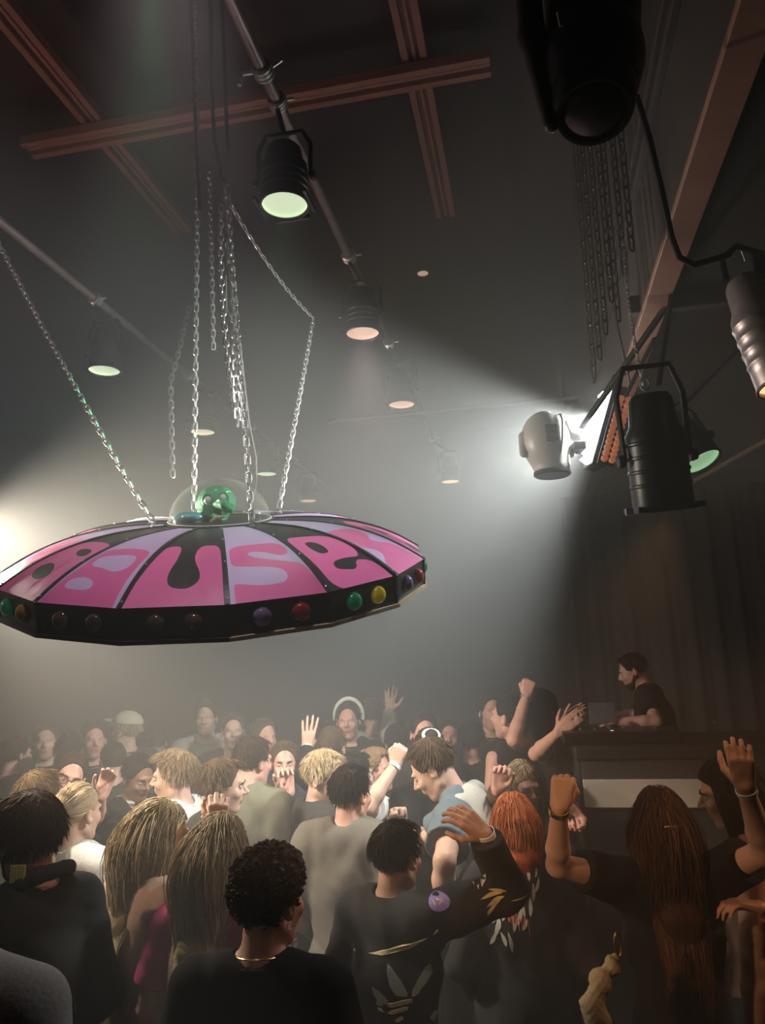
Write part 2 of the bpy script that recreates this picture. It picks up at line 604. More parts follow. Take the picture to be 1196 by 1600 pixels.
LET = {
    -1: ([[(-0.97, 0.0), (-0.96, 0.11), (-0.92, 0.26), (-0.89, 0.42), (-0.86, 0.52), (-0.35, 0.52), (-0.25, 0.36), (-0.32, 0.24), (-0.3, 0.17), (-0.19, 0.12), (0.0, 0.105), (0.19, 0.105), (0.34, 0.13), (0.43, 0.17), (0.40, 0.23), (0.29, 0.29), (0.19, 0.36), (0.18, 0.44), (0.27, 0.5), (0.42, 0.52), (0.89, 0.515), (0.93, 0.27), (0.93, 0.0)]], []),
    0: ([[(-0.83, 0.48), (0.34, 0.49), (0.74, 0.475), (0.83, 0.41), (0.80, 0.35), (0.67, 0.32), (0.46, 0.32), (0.18, 0.37), (-0.12, 0.39), (-0.33, 0.38), (-0.34, 0.35), (-0.08, 0.31), (0.24, 0.285), (0.55, 0.26), (0.87, 0.23), (0.93, 0.15), (0.95, 0.08), (0.96, 0.0), (-0.85, 0.0), (-0.85, 0.05), (-0.85, 0.11), (-0.77, 0.12), (-0.54, 0.105), (-0.24, 0.09), (0.04, 0.09), (0.27, 0.10), (0.38, 0.14), (0.37, 0.18), (0.22, 0.21), (-0.08, 0.23), (-0.53, 0.245), (-0.84, 0.26), (-0.86, 0.34)]], []),
    1: ([[(-0.78, 0.53), (-0.07, 0.51), (0.69, 0.48), (0.86, 0.43), (0.91, 0.36), (0.87, 0.27), (0.73, 0.21), (0.59, 0.19), (0.35, 0.2), (0.06, 0.2), (-0.21, 0.19), (-0.32, 0.17), (-0.35, 0.13), (-0.09, 0.11), (0.13, 0.1), (0.26, 0.12), (0.39, 0.16), (0.57, 0.165), (0.81, 0.14), (0.86, 0.09), (0.87, 0.0), (-0.60, 0.0), (-0.74, 0.03), (-0.81, 0.07), (-0.8, 0.14), (-0.83, 0.28), (-0.87, 0.38)]],
        [[(-0.36, 0.42), (-0.19, 0.425), (0.01, 0.405), (0.08, 0.35), (0.02, 0.29), (-0.12, 0.27), (-0.34, 0.28), (-0.43, 0.33), (-0.44, 0.38)]]),
    2: ([[(-0.85, 0.51), (-0.13, 0.5), (0.55, 0.48), (0.80, 0.42), (0.60, 0.33), (0.2, 0.30), (0.25, 0.25), (0.75, 0.2), (0.85, 0.09), (0.87, 0.0), (-0.88, 0.0), (-0.88, 0.09), (-0.4, 0.14), (-0.4, 0.2), (-0.85, 0.26), (-0.88, 0.4)]], []),
    3: ([[(-0.3, 0.53), (0.4, 0.53), (0.65, 0.3), (0.88, 0.02), (0.3, 0.0), (0.2, 0.10), (-0.2, 0.12), (-0.3, 0.0), (-0.9, 0.0), (-0.85, 0.14), (-0.6, 0.35)]],
        [[(-0.2, 0.22), (0.2, 0.22), (0.15, 0.36), (-0.05, 0.40), (-0.18, 0.34)]]),
    -2: ([[(-0.8, 0.47), (0.79, 0.48), (0.79, 0.29), (0.78, 0.16), (0.84, 0.0), (-0.93, 0.0), (-0.91, 0.14), (-0.85, 0.27), (-0.89, 0.38)]],
         [[(-0.72, 0.37), (-0.17, 0.39), (0.16, 0.4), (0.5, 0.38), (0.57, 0.29), (0.4, 0.24), (0.16, 0.23), (-0.2, 0.26), (-0.68, 0.27)],
          [(-0.74, 0.15), (-0.56, 0.18), (-0.17, 0.17), (0.04, 0.12), (-0.05, 0.09), (-0.42, 0.09), (-0.7, 0.1)]]),
    -3: ([[(-0.85, 0.51), (0.85, 0.53), (0.9, 0.36), (0.92, 0.22), (0.92, 0.06), (0.88, 0.0), (-0.9, 0.0), (-0.9, 0.09), (-0.92, 0.22), (-0.88, 0.39)]],
         [[(-0.6, 0.2), (-0.3, 0.25), (0.1, 0.22), (0.36, 0.16), (0.19, 0.11), (-0.37, 0.12)], [(-0.3, 0.4), (0.17, 0.43), (0.6, 0.4), (0.6, 0.34), (0.1, 0.34)]]),
    -4: ([[(-0.88, 0.0), (-0.6, 0.5), (-0.1, 0.5), (0.0, 0.3), (0.15, 0.5), (0.6, 0.5), (0.88, 0.0), (0.4, 0.0), (0.2, 0.2), (0.0, 0.05), (-0.2, 0.2), (-0.4, 0.0)]], []),
    4: ([[(-0.8, 0.5), (0.8, 0.5), (0.85, 0.36), (0.3, 0.34), (0.3, 0.0), (-0.3, 0.0), (-0.3, 0.34), (-0.85, 0.36)]], []),
}
LET[5] = LET[-3]
LET[6] = LET[-2]
LET[7] = LET[3]
LET[-8] = LET[0]
LET[-7] = LET[1]
LET[-6] = LET[-4]
LET[-5] = LET[4]


def smooth_poly(P, it=2):
    P = np.array(P, float)
    for _ in range(it):
        Q = np.roll(P, -1, 0)
        sharp = (P[:, 1] <= 0.001)
        out = []
        for p, q in zip(P, Q):
            if p[1] <= 0.001 and q[1] <= 0.001:
                out += [p, q]
            elif p[1] <= 0.001:
                out += [p, p * .25 + q * .75]
            elif q[1] <= 0.001:
                out += [p * .75 + q * .25, q]
            else:
                out += [p * .75 + q * .25, p * .25 + q * .75]
        P = np.array(out)
        keep = np.linalg.norm(P - np.roll(P, 1, 0), axis=1) > 1e-4
        P = P[keep]
    return P


def inside(poly, x, y):
    c = False
    n = len(poly)
    j = n - 1
    for i in range(n):
        if (poly[i][1] > y) != (poly[j][1] > y) and x < (poly[j][0] - poly[i][0]) * (y - poly[i][1]) / (poly[j][1] - poly[i][1]) + poly[i][0]:
            c = not c
        j = i
    return c


def cdt_surface(outer, polys, holes, grid, mapf):
    """triangulate outer with polys as inner constraints; returns verts, faces, flag inside letter"""
    V, E = [], []

    def loop(P):
        n = len(V)
        V.extend([Vector((float(a), float(b))) for a, b in P])
        E.extend([(n + i, n + (i + 1) % len(P)) for i in range(len(P))])
    loop(outer)
    for P in polys + holes:
        loop(P)
    V.extend([Vector(g) for g in grid])
    r = geometry.delaunay_2d_cdt(V, E, [], 1, 1e-5, False)
    ov, of = r[0], r[2]
    faces, flag = [], []
    for f in of:
        cx = sum(ov[i].x for i in f) / len(f)
        cy = sum(ov[i].y for i in f) / len(f)
        ins = any(inside(P, cx, cy) for P in polys) and not any(inside(P, cx, cy) for P in holes)
        faces.append(tuple(f))
        flag.append(1 if ins else 0)
    return [mapf(v.x, v.y) for v in ov], faces, flag


for k in range(-8, 8):
    lil = (k % 2 == 0)
    polys, holes = LET[k]
    polys = [smooth_poly(p) for p in polys]
    holes = [smooth_poly(p, 3) for p in holes]
    for p in polys:
        p[:, 1] = np.maximum(p[:, 1], 0.0)
    outer = [(-1, 0), (1, 0)] + [(1, v) for v in np.linspace(.05, 1, 20)] + [(-1, v) for v in np.linspace(1, .05, 20)]
    grid = [(u, v) for u in (-.75, -.5, -.25, 0, .25, .5, .75) for v in np.linspace(.03, .97, 24)]
    V, Fs, fl = cdt_surface(outer, polys, holes, grid, lambda u, v: UW(upt(k, u, v)))
    # keep orientation up
    o = link_mesh('roof_panel', V, Fs, [M['lilac'] if lil else M['blackvinyl'], M['pink']], ufo, fl, True)
    # raised seam with the black edging and fine pale lip
    mb = MB()
    for uo, wdt, hgt, mi in ((0.0, 0.016, 0.004, 0),):
        a = uang(k)
        rad = np.array([math.cos(a), math.sin(a), 0])
        tan = np.array([-math.sin(a), math.cos(a), 0])
        rows = []
        for v in np.linspace(-0.004, 1, 26):
            r = U_R - (U_R - U_r) * v
            c = rad * r + np.array([0, 0, uprof(min(r, U_R))])
            wv = wdt / 2 * (0.55 + 0.45 * (1 - v))
            rows.append([UW(c - tan * wv), UW(c - tan * wv + [0, 0, hgt]), UW(c + tan * wv + [0, 0, hgt]), UW(c + tan * wv)])
        V2 = [p for rw in rows for p in rw]
        F2 = [(i * 4 + j, (i + 1) * 4 + j, (i + 1) * 4 + j + 1, i * 4 + j + 1) for i in range(25) for j in range(3)]
        mb.add(V2, F2)
        for v in (0.03, 0.3, 0.6, 0.9):
            r = U_R - (U_R - U_r) * v
            mb.sphere(UW(rad * r + np.array([0, 0, uprof(r) + hgt])), 0.0035, n=5, mi=1)
    mb.build('panel_seam', [M['blackvinyl'], M['steel']], ufo, smooth=False)
    # side panel with returns
    a, b = uang(k), uang(k + 1)
    A = np.array([math.cos(a), math.sin(a), 0])
    B = np.array([math.cos(b), math.sin(b), 0])
    R2 = U_R - 0.004
    Ri = R2 - 0.010
    zt, zb = -0.001, -U_S
    mb = MB()
    mb.hexa([UW(p) for p in (A * Ri + [0, 0, zb], A * R2 + [0, 0, zb], B * R2 + [0, 0, zb], B * Ri + [0, 0, zb],
                             A * Ri + [0, 0, zt], A * R2 + [0, 0, zt], B * R2 + [0, 0, zt], B * Ri + [0, 0, zt])])
    sp = mb.build('side_panel', M['plexi'], ufo, smooth=False)
    # corner strip
    nA = A
    c = UW(A * (U_R - 0.002) + [0, 0, (zt + zb) / 2])
    MB().box(c, (0.008, 0.012, U_S), URN @ np.stack([A, [-A[1], A[0], 0], [0, 0, 1]], 1)).build('corner_strip', M['blackvinyl'], ufo, smooth=False)
    # plywood lip
    lo, hi = -U_S - 0.013, -U_S
    pu0, pu1 = {-1: (0, 0), 0: (0, 1), -2: (0, .0)}.get(k, (0, 1))
    Ro = R2 + 0.014
    mb = MB()
    mb.hexa([UW(p) for p in (A * 0.02 + [0, 0, lo], A * Ro + [0, 0, lo], B * Ro + [0, 0, lo], B * 0.02 + [0, 0, lo],
                             A * 0.02 + [0, 0, hi], A * Ro + [0, 0, hi], B * Ro + [0, 0, hi], B * 0.02 + [0, 0, hi])])
    dark = k in (-1, -2, -3)
    mb.build('base_board', M['blackvinyl'] if dark else M['ply'], ufo, smooth=False)
    # two coloured signal caps on each side panel
    caps = {-1: [(-.35, 'capB'), (.35, 'capB')], 0: [(-.36, 'capV'), (.42, 'capR')], 1: [(-.32, 'capG'), (.40, 'capY')],
            2: [(-.35, 'capV'), (.45, 'capR')], 3: [(-.3, 'capG'), (.4, 'capY')], -3: [(-.45, 'capG'), (.35, 'capO')],
            -2: [(-.4, 'capB'), (.4, 'capB')]}.get(k, [(-.35, 'capR'), (.35, 'capG')])
    mid = (A + B) / 2
    nr = mid / np.linalg.norm(mid)
    tg = np.array([-nr[1], nr[0], 0])
    for u, cm in caps:
        p = (A * (1 - u) / 2 + B * (1 + u) / 2) * R2 + np.array([0, 0, -U_S * 0.52])
        Rl = URN @ np.stack([tg, np.cross(nr, tg), nr], 1)
        c = UW(p)
        rad_ = 0.031
        prof = [(rad_ * math.cos(q), rad_ * 0.75 * math.sin(q) + 0.004) for q in np.linspace(0, 1.45, 8)]
        prof = [(rad_, 0.0)] + prof
        cap = MB().lathe(prof, c, Rl, 20).build('signal_cap', M[cm], ufo, smooth=True)
        ring = []
        for i in range(24):
            q = 2 * math.pi * i / 24
            ring.append(c + Rl @ np.array([0.033 * math.cos(q), 0.033 * math.sin(q), 0.003]))
        MB().tube(ring, 0.0035, 6, closed=True).build('cap_ring', M['black'], cap)

# top plate, dome and its ring
MB().lathe([(0.0, U_H - .012), (U_r + .004, U_H - .012), (U_r + .004, U_H + .002), (0.0, U_H + .002)], UC, URN, 48, caps=False).build('top_plate', M['blackvinyl'], ufo)
DR, DH = 0.202, 0.172
prof = [(DR * math.cos(q), U_H + .002 + DH * math.sin(q)) for q in np.linspace(0, math.pi / 2 - 0.01, 22)]
MB().lathe(prof, UC, URN, 64, caps=False).build('glass_dome', M['dome'], ufo)
ring = [UW((0.206 * math.cos(q), 0.206 * math.sin(q), U_H + .006)) for q in np.linspace(0, 2 * math.pi, 60, endpoint=False)]
MB().tube(ring, 0.003, 6, closed=True).build('dome_ring', M['white'], ufo)
# saucer eye bolts
BOLT = {}
for nm, (px, py, Y) in {'fl': (239, 818, 2.82), 'fr': (394, 823, 2.78), 'br': (437, 807, 3.2), 'bl': (304, 805, 3.22)}.items():
    p = at(px, py, Y)
    BOLT[nm] = p
    q = (p - UC) @ URN
    q[2] = uprof(math.hypot(q[0], q[1]))
    base = UW(q)
    mb = MB()
    mb.lathe([(0.011, 0), (0.011, 0.003), (0.004, 0.004), (0.004, 0.012)], base, URN, 14)
    mb.tube([base + URN @ np.array([0.009 * math.cos(a), 0, 0.019 + 0.009 * math.sin(a)]) for a in np.linspace(0, 2 * math.pi, 16, endpoint=False)], 0.0025, 6, closed=True)
    mb.build('eye_bolt', M['steel'], ufo)
    BOLT[nm] = base + URN @ np.array([0, 0, .022])

# turquoise cushion inside the dome, alien pilot
cu = MB()
cu.sphere(UW((-0.12, -0.045, U_H + 0.024)), (0.062, 0.04, 0.022), URN @ np.array(Matrix.Rotation(0.3, 3, 'Z')), 12)
tag(cu.build('cushion', M['turq']), 'small turquoise cushion lying under the clear dome beside the green creature', 'cushion')


# ------------------------------------------------------------------ signed distance modelling
class Shape:
    """a list of rounded primitives, merged into one continuous surface"""

    def __init__(self):
        self.p = []

    def cap(self, a, b, ra, rb=None, k=0.02, cuts=None, neg=False):
        self.p.append(('c', np.asarray(a, float), np.asarray(b, float), float(ra), float(ra if rb is None else rb), k, cuts, neg))
        return self

    def ell(self, c, r, R=None, k=0.02, cuts=None, neg=False):
        r = np.array([r, r, r], float) if np.isscalar(r) else np.asarray(r, float)
        self.p.append(('e', np.asarray(c, float), r, np.eye(3) if R is None else np.asarray(R, float), 0, k, cuts, neg))
        return self

    def mesh(self, vox, infl=0.0, noise=None, extra_cuts=None):
        lo = np.full(3, 1e9)
        hi = np.full(3, -1e9)
        boxes = []
        for q in self.p:
            if q[0] == 'c':
                l = np.minimum(q[1] - q[3], q[2] - q[4])
                h = np.maximum(q[1] + q[3], q[2] + q[4])
            else:
                ex = np.sqrt(((q[3] * q[2]) ** 2).sum(1))
                l, h = q[1] - ex, q[1] + ex
            boxes.append((l, h))
            if not q[7]:
                lo = np.minimum(lo, l)
                hi = np.maximum(hi, h)
        pad = infl + 3 * vox + 0.012
        lo = lo - pad
        hi = hi + pad
        n = np.ceil((hi - lo) / vox).astype(int) + 1
        G = np.full(n, 0.06, np.float32)
        ax = [(lo[i] + vox * np.arange(n[i])).astype(np.float32) for i in range(3)]
        for q, (l, h) in zip(self.p, boxes):
            m = 0.03 + infl + q[5] + 2 * vox
            i0 = np.maximum(((l - m - lo) / vox).astype(int), 0)
            i1 = np.minimum(((h + m - lo) / vox).astype(int) + 2, n)
            if (i1 <= i0).any():
                continue
            sl = tuple(slice(i0[i], i1[i]) for i in range(3))
            X = ax[0][sl[0]][:, None, None]
            Y = ax[1][sl[1]][None, :, None]
            Z = ax[2][sl[2]][None, None, :]
            if q[0] == 'c':
                a, b, ra, rb = q[1], q[2], q[3], q[4]
                d = b - a
                L2 = float(d @ d) + 1e-12
                px, py, pz = X - a[0], Y - a[1], Z - a[2]
                t = np.clip((px * d[0] + py * d[1] + pz * d[2]) / L2, 0, 1)
                D = np.sqrt((px - t * d[0]) ** 2 + (py - t * d[1]) ** 2 + (pz - t * d[2]) ** 2) - (ra + (rb - ra) * t)
            else:
                c, r, R = q[1], q[2], q[3]
                px, py, pz = X - c[0], Y - c[1], Z - c[2]
                u = [(px * R[0, i] + py * R[1, i] + pz * R[2, i]) for i in range(3)]
                k0 = np.sqrt((u[0] / r[0]) ** 2 + (u[1] / r[1]) ** 2 + (u[2] / r[2]) ** 2)
                k1 = np.sqrt((u[0] / r[0] ** 2) ** 2 + (u[1] / r[1] ** 2) ** 2 + (u[2] / r[2] ** 2) ** 2) + 1e-6
                D = k0 * (k0 - 1) / k1
            D = D - (infl if not q[7] else 0)
            if q[6]:
                for cp, cn in q[6]:
                    D = np.maximum(D, (X - cp[0]) * cn[0] + (Y - cp[1]) * cn[1] + (Z - cp[2]) * cn[2])
            g = G[sl]
            k = max(q[5], 1e-4)
            if q[7]:
                D = -D
                hh = np.maximum(k - np.abs(g - D), 0) / k
                G[sl] = np.maximum(g, D) + hh * hh * k * 0.25
            else:
                hh = np.maximum(k - np.abs(g - D), 0) / k
                G[sl] = np.minimum(g, D) - hh * hh * k * 0.25
        X = ax[0][:, None, None]
        Y = ax[1][None, :, None]
        Z = ax[2][None, None, :]
        if noise is not None:
            G += noise(X, Y, Z).astype(np.float32)
        if extra_cuts:
            for cp, cn in extra_cuts:
                G = np.maximum(G, (X - cp[0]) * cn[0] + (Y - cp[1]) * cn[1] + (Z - cp[2]) * cn[2])
        G = np.clip(G, -0.06, 0.06)
        grid = openvdb.FloatGrid(0.06)
        grid.copyFromArray(np.ascontiguousarray(G.astype(np.float32)))
        r = grid.convertToQuads(isovalue=0.0)
        pts = np.asarray(r[0], dtype=np.float64) * vox + lo
        quads = np.asarray(r[1])[:, ::-1]
        return pts, quads

    def build(self, name, mats, parent, vox, infl=0.0, noise=None, extra_cuts=None, matf=None):
        pts, quads = self.mesh(vox, infl, noise, extra_cuts)
        mi = None
        if matf is not None:
            c = pts[quads].mean(1)
            mi = matf(c)
        return link_mesh(name, pts, quads, mats, parent, mi, True)


# alien pilot: green head, round eyes, hooked snout and hanging jaw
al = empty('alien_figure', UW((0, 0, U_H)), 'green goggle-eyed alien head with hooked snout looking out of the clear dome', 'figure')
AC = at(341, 786, 2.97)
vx, vy_, vz_ = np.array([1.0, 0, 0]), np.array([0, -1.0, 0]), np.array([0, 0, 1.0])
ppm = 2.97 / F_PX


def ap(x, y, d=0.0):
    """pixel offsets around the head centre, d metres towards the viewer"""
    return AC + np.array([1, 0, 0]) * (x - 341) * ppm + np.array([0, 0, -1]) * (y - 786) * ppm + np.array([0, -1, -.05]) * d


sh = Shape()
sh.ell(ap(339, 784), (0.078, 0.075, 0.066), k=0.02)
sh.ell(ap(330, 800, .01), (0.05, 0.05, 0.05), k=0.02)
sh.cap(ap(331, 783, .055), ap(331, 783, .06), 0.026, 0.026, k=0.01)
sh.cap(ap(355, 782, .055), ap(355, 782, .06), 0.024, 0.024, k=0.01)
sh.ell(ap(331, 785, .085), 0.020, k=0.006, neg=True)
sh.ell(ap(355, 782, .085), 0.018, k=0.006, neg=True)
sh.cap(ap(345, 789, .06), ap(359, 796, .10), 0.024, 0.018, k=0.012)
sh.cap(ap(359, 797, .095), ap(370, 806, .10), 0.017, 0.010, k=0.01)
sh.cap(ap(349, 768, .03), ap(352, 778, .06), 0.014, 0.008, k=0.01)
sh.cap(ap(320, 800, .03), ap(337, 812, .05), 0.018, 0.010, k=0.012)
sh.cap(ap(341, 815, -.01), ap(341, 800, -.01), 0.035, 0.035, k=0.02)
sh.ell(ap(346, 806, .075), (0.024, 0.03, 0.014), k=0.006, neg=True)
sh.build('body', M['alien'], al, 0.003, noise=lambda X, Y, Z: 0.0012 * np.sin(X * 160 + 2 * np.sin(Z * 120)) * np.sin(Z * 170 + Y * 90))
for ex, ey, r in ((331, 785.5, 0.0185), (355, 782, 0.0170)):
    e = MB().sphere(ap(ex, ey, .064), r, n=12).build('eye', M['white'], al)
    MB().sphere(ap(ex + 1.3, ey + .7, .064 + r * .90), r * .30, n=8).build('pupil', M['dark'], e)
jw = Shape()
jw.cap(ap(338, 821, .085), ap(350, 816, .10), 0.008, 0.009, k=0.006)
jw.cap(ap(350, 816, .10), ap(361, 814, .10), 0.008, 0.004, k=0.006)
jw.build('jaw', M['jaw'], al, 0.003)
tm = MB()
for x, y in ((337, 808), (342, 806), (347, 805), (352, 806)):
    tm.lathe([(0.0035, 0), (0.0005, -.016)], ap(x, y - 3, .078), None, 8)
tm.build('teeth', M['dark'], al)

# chains of the saucer
chain([sag(BOLT['fl'], W(2.95, -2.6, 4.62), 0.03)], 'long silver chain slanting from the left of the saucer up to the left pipe')
K1 = at(490, 497, 3.75)
chain([sag(BOLT['br'], K1, 0.012)], 'silver chain from the saucer back right up to the bend by the pink lamp')
top1 = at(352, 285, 2.9)
chain([sag(K1, at(352, 305, 2.95), 0.05)], 'thin slack chain running from the bend up left to the chain bundle', pitch=0.03, wire=0.003, half_w=0.007)
chain([sag(BOLT['fr'], at(379, 600, 2.78), 0.0), sag(at(379, 600, 2.78), top1, 0.01)],
      'silver chain rising from the front right of the dome into the chain bundle')
chain([sag(top1 + [0.01, 0.02, 0], at(372, 665, 2.8), .01), sag(top1 + [-.02, 0.02, -.1], at(366, 640, 2.83), .02, side=(-1, 0, 0)),
       sag(at(355, 380, 2.85), at(377, 655, 2.83), .01, side=(1, 0, 0))],
      'bundle of spare chain loops hanging doubled above the dome')
chain([sag(BOLT['bl'], at(309, 300, 3.2), 0.0, 4), sag(at(309, 300, 3.2), at(306, -40, 3.3), 0.0, 4)], 'straight chain from the back left of the saucer up out of the picture')
chain([sag(at(334, 545, 3.5), at(328, 270, 3.5), 0.0, 4)], 'short chain end hanging free between the two tall dome chains', pitch=0.034)
chain([sag(at(270, 745, 4.6), at(267, 595, 4.7), 0.0, 4), sag(at(267, 595, 4.7), at(296, 480, 4.9), .02, 6)], 'hazy far chain ending in a ring left of the dome', pitch=0.05, wire=0.006, half_w=.014)
o = MB().tube([at(353, 430, 2.8), at(354, 480, 2.78), at(375, 530, 2.76), at(383, 600, 2.75), at(390, 660, 2.75), at(401, 715, 2.74), at(402, 750, 2.74), at(397, 785, 2.76), BOLT['fr'] + [0.008, 0, 0]], 0.0022, 6).build('power_cable', M['white'])
tag(o, 'thin white cable curving down beside the chains to the dome', 'cable')
cb = [([at(297, -20, 2.7), at(303, 120, 2.75), at(307, 230, 2.8), at(312, 330, 2.85)], 'thin black cable hanging left of the others above the saucer'),
      ([at(328, -20, 2.6), at(330, 120, 2.65), at(335, 220, 2.7), at(348, 285, 2.8)], 'black cable hanging beside the steel pipe, middle one of the trio'),
      ([at(346, -20, 2.6), at(352, 140, 2.65), at(356, 230, 2.7), at(353, 285, 2.85)], 'thick black cable nearest the steel pipe')]
for p, l in cb:
    tag(MB().tube(p, 0.008, 8).build('black_cable', M['blackmatte']), l, 'cable')
# shackle at the top of the bundle
tag(MB().tube([top1 + np.array([.014 * math.cos(a), 0, .02 + .02 * math.sin(a)]) for a in np.linspace(0, 6.28, 14, endpoint=False)], .004, 6, closed=True).build('shackle', M['steel']), 'steel shackle gathering the chain bundle at its top', 'shackle')


# ------------------------------------------------------------------ par lamps on the pipes
def par(name, lens_c, up, r, L, lens_m, label, body_m='black', pipe_pt=None, group=None, yoke=True, hint=(0, 1, 0), frame=True, ridges=3):
    up = np.asarray(up, float)
    up /= np.linalg.norm(up)
    R = frame_z(up, hint)
    c = np.asarray(lens_c)
    e = empty(name, c, label, 'stage light', group)
    prof = [(r * 0.93, 0.0), (r, 0.0), (r, L * 0.12)]
    for i in range(ridges):
        z = L * (0.2 + 0.12 * i)
        prof += [(r * 0.99, z), (r * 1.03, z + .004), (r * 1.03, z + .009), (r * 0.99, z + .013)]
    prof += [(r * .97, L * .66), (r * 0.80, L * .74), (r * 0.72, L * .95), (r * .6, L), (0.001, L)]
    MB().lathe(prof, c, R, 36, caps=False).build('housing', M[body_m], e)
    MB().lathe([(r * .93, 0.008), (r * .93, 0.02), (0.001, 0.02)], c, R, 36, caps=False).build('lens', M[lens_m], e).data.update()
    # front lip and gel frame
    ring = [c + R @ np.array([r * math.cos(a), r * math.sin(a), 0]) for a in np.linspace(0, 2 * math.pi, 36, endpoint=False)]
    MB().tube(ring, 0.005, 6, closed=True).build('front_ring', M[body_m], e)
    if frame:
        mb = MB()
        for dx, dy, sx, sy in ((r * 1.06, 0, .012, r * 1.5), (-r * 1.06, 0, .012, r * 1.5), (0, r * 1.06, r * 1.5, .012)):
            mb.box(c + R @ np.array([dx, dy, .008]), (sx, sy, .018), R)
        mb.build('gel_frame', M[body_m], e, smooth=False)
    if yoke:
        piv = c + R @ np.array([0, 0, L * .45])
        P = [piv + R @ np.array([r * 1.12, 0, 0]), piv + R @ np.array([r * 1.15, 0, L * .55]), piv + R @ np.array([r * .8, 0, L * .8]),
             piv + R @ np.array([-r * .8, 0, L * .8]), piv + R @ np.array([-r * 1.15, 0, L * .55]), piv + R @ np.array([-r * 1.12, 0, 0])]
        MB().tube(P, .010, 6).build('yoke', M[body_m], e)
        for sgn in (1, -1):
            k = piv + R @ np.array([sgn * r * 1.12, 0, 0])
            MB().lathe([(.018, 0), (.022, .008), (.018, .022), (0.001, .022)], k, frame_z(R[:, 0] * sgn), 10).build('knob', M[body_m], e)
        top = piv + R @ np.array([0, 0, L * .8])
        if pipe_pt is not None:
            pp = np.asarray(pipe_pt)
            MB().tube([top, pp - np.array([0, 0, .035])], .011, 8).build('hanger', M[body_m], e)
            cl = MB()
            cring = [pp + .034 * (np.array([0, 0, 1.0]) * math.sin(a) + E2 * math.cos(a)) for a in np.linspace(0, 2 * math.pi, 16, endpoint=False)]
            for q in (-.016, 0, .016):
                cl.tube([p + E1 * q for p in cring], .010, 6, closed=True)
            cl.tube([pp + E2 * .04, pp + E2 * .075], .006, 6)
            cl.build('clamp', M['steel'], e)
    return e


rows = [
    (445, 322, -.9, 'lensG', 'black can lamp with the widest greenish lens, nearest on the right-hand pipe'),
    (567, 522, -.9, 'lensP', 'black can lamp with pinkish lens, second along the right-hand pipe'),
    (628, 633, -.9, 'lensP', 'small hazy pink-lensed lamp left of the white moving head'),
    (704, 753, -.9, 'lensO', 'tiny orange-lensed lamp low in the haze below the white moving head'),
    (163, 580, -2.6, 'lensG', 'greenish-lensed can lamp hanging at far left under the left pipe'),
    (317, 676, -2.6, 'lensC', 'cream-lensed lamp seen just left of the chains above the dome'),
    (417, 741, -2.6, 'lensG', 'small pale green-lensed lamp just right of the dome'),
    (482, 783, -2.6, 'lensP', 'tiny pink-lensed lamp over the right shoulder of the saucer'),
]
for x, y, t, lm, lab in rows:
    r_ = ray(x, y)
    c = EYE + r_ * ((4.15 - EYE[2]) / r_[2])
    s = float(c @ E1)
    par('par_lamp', c, (0.0, 0.0, 1.0), 0.10, 0.27, lm, lab, pipe_pt=W(s, t, 4.65), hint=E1)
# bare pipe clamp on the near pipe
pp = W(2.43, -.9, 4.65)
cl = MB()
for q in (-.02, 0, .02):
    cl.tube([pp + E1 * q + .034 * (np.array([0, 0, 1.0]) * math.sin(a) + E2 * math.cos(a)) for a in np.linspace(0, 6.283, 16, endpoint=False)], .011, 6, closed=True)
cl.tube([pp - E2 * .03, pp - E2 * .09, pp - E2 * .1 - np.array([0, 0, .05])], .009, 6)
cl.tube([pp + E2 * .03, pp + E2 * .08 + np.array([0, 0, .03])], .006, 6)
tag(cl.build('pipe_clamp', M['steel']), 'shiny bare clamp gripping the steel pipe at the top of the picture', 'clamp')
# green beam from a lamp above the frame and the haze under the first lamp
gb = EYE + ray(238, -60) * ((5.4 - EYE[2]) / ray(238, -60)[2])
light('green_beam', 'SPOT', gb, (-0.02, 0.12, -1), 42, (0.12, 1.0, 0.35), 0.05, spot=30, blend=1)
L1 = EYE + ray(445, 322) * ((4.15 - EYE[2]) / ray(445, 322)[2])
light('lamp_green_beam', 'SPOT', L1 - np.array([0, 0, .02]), (0, 0, -1), 22, (0.25, 1.0, 0.45), 0.09, spot=30, blend=1)

# lamp outside the left edge that floods the haze
par('par_lamp', LL, np.array([-1, -.05, .12]), 0.1, 0.27, 'warmhot', 'glaring warm lamp cut by the left edge beside the saucer', yoke=True, hint=(0, 0, 1), frame=False)

# ------------------------------------------------------------------ strobe bar, copper ribs with reflection added as glow, moving heads, near lamps on the right
e = empty('strobe_bar', SBC, 'blinding white strobe bar between the white moving head and the black can', 'strobe light')
Rs = np.stack([np.array(sbv), np.cross(np.array(snorm), np.array(sbv)), np.array(snorm)], 1)
Ls = np.linalg.norm(SB1 - SB0)
MB().box(SBC - np.array(snorm) * .045, (Ls + .04, .13, .07), Rs).build('housing', M['black'], e, smooth=False, bevel=.006)
mb = MB()
for i in range(11):
    c = SBC + np.array(sbv) * (i - 5) * Ls / 11
    hw = Ls / 22
    P = [c + Rs @ np.array(q) for q in ((-hw, -.035, -.008), (hw, -.035, -.008), (hw, .035, -.008), (-hw, .035, -.008), (-hw * .1, -.035, .022), (hw * .1, -.035, .022), (hw * .1, .035, .022), (-hw * .1, .035, .022))]
    mb.hexa(P)
mb.build('glow_row', M['hot'], e, smooth=False)
MB().tube([SB0 - np.array(snorm) * .05, at(962, 590, 3.4), at(985, 575, 3.45)], .018, 8).build('bracket', M['black'], e)

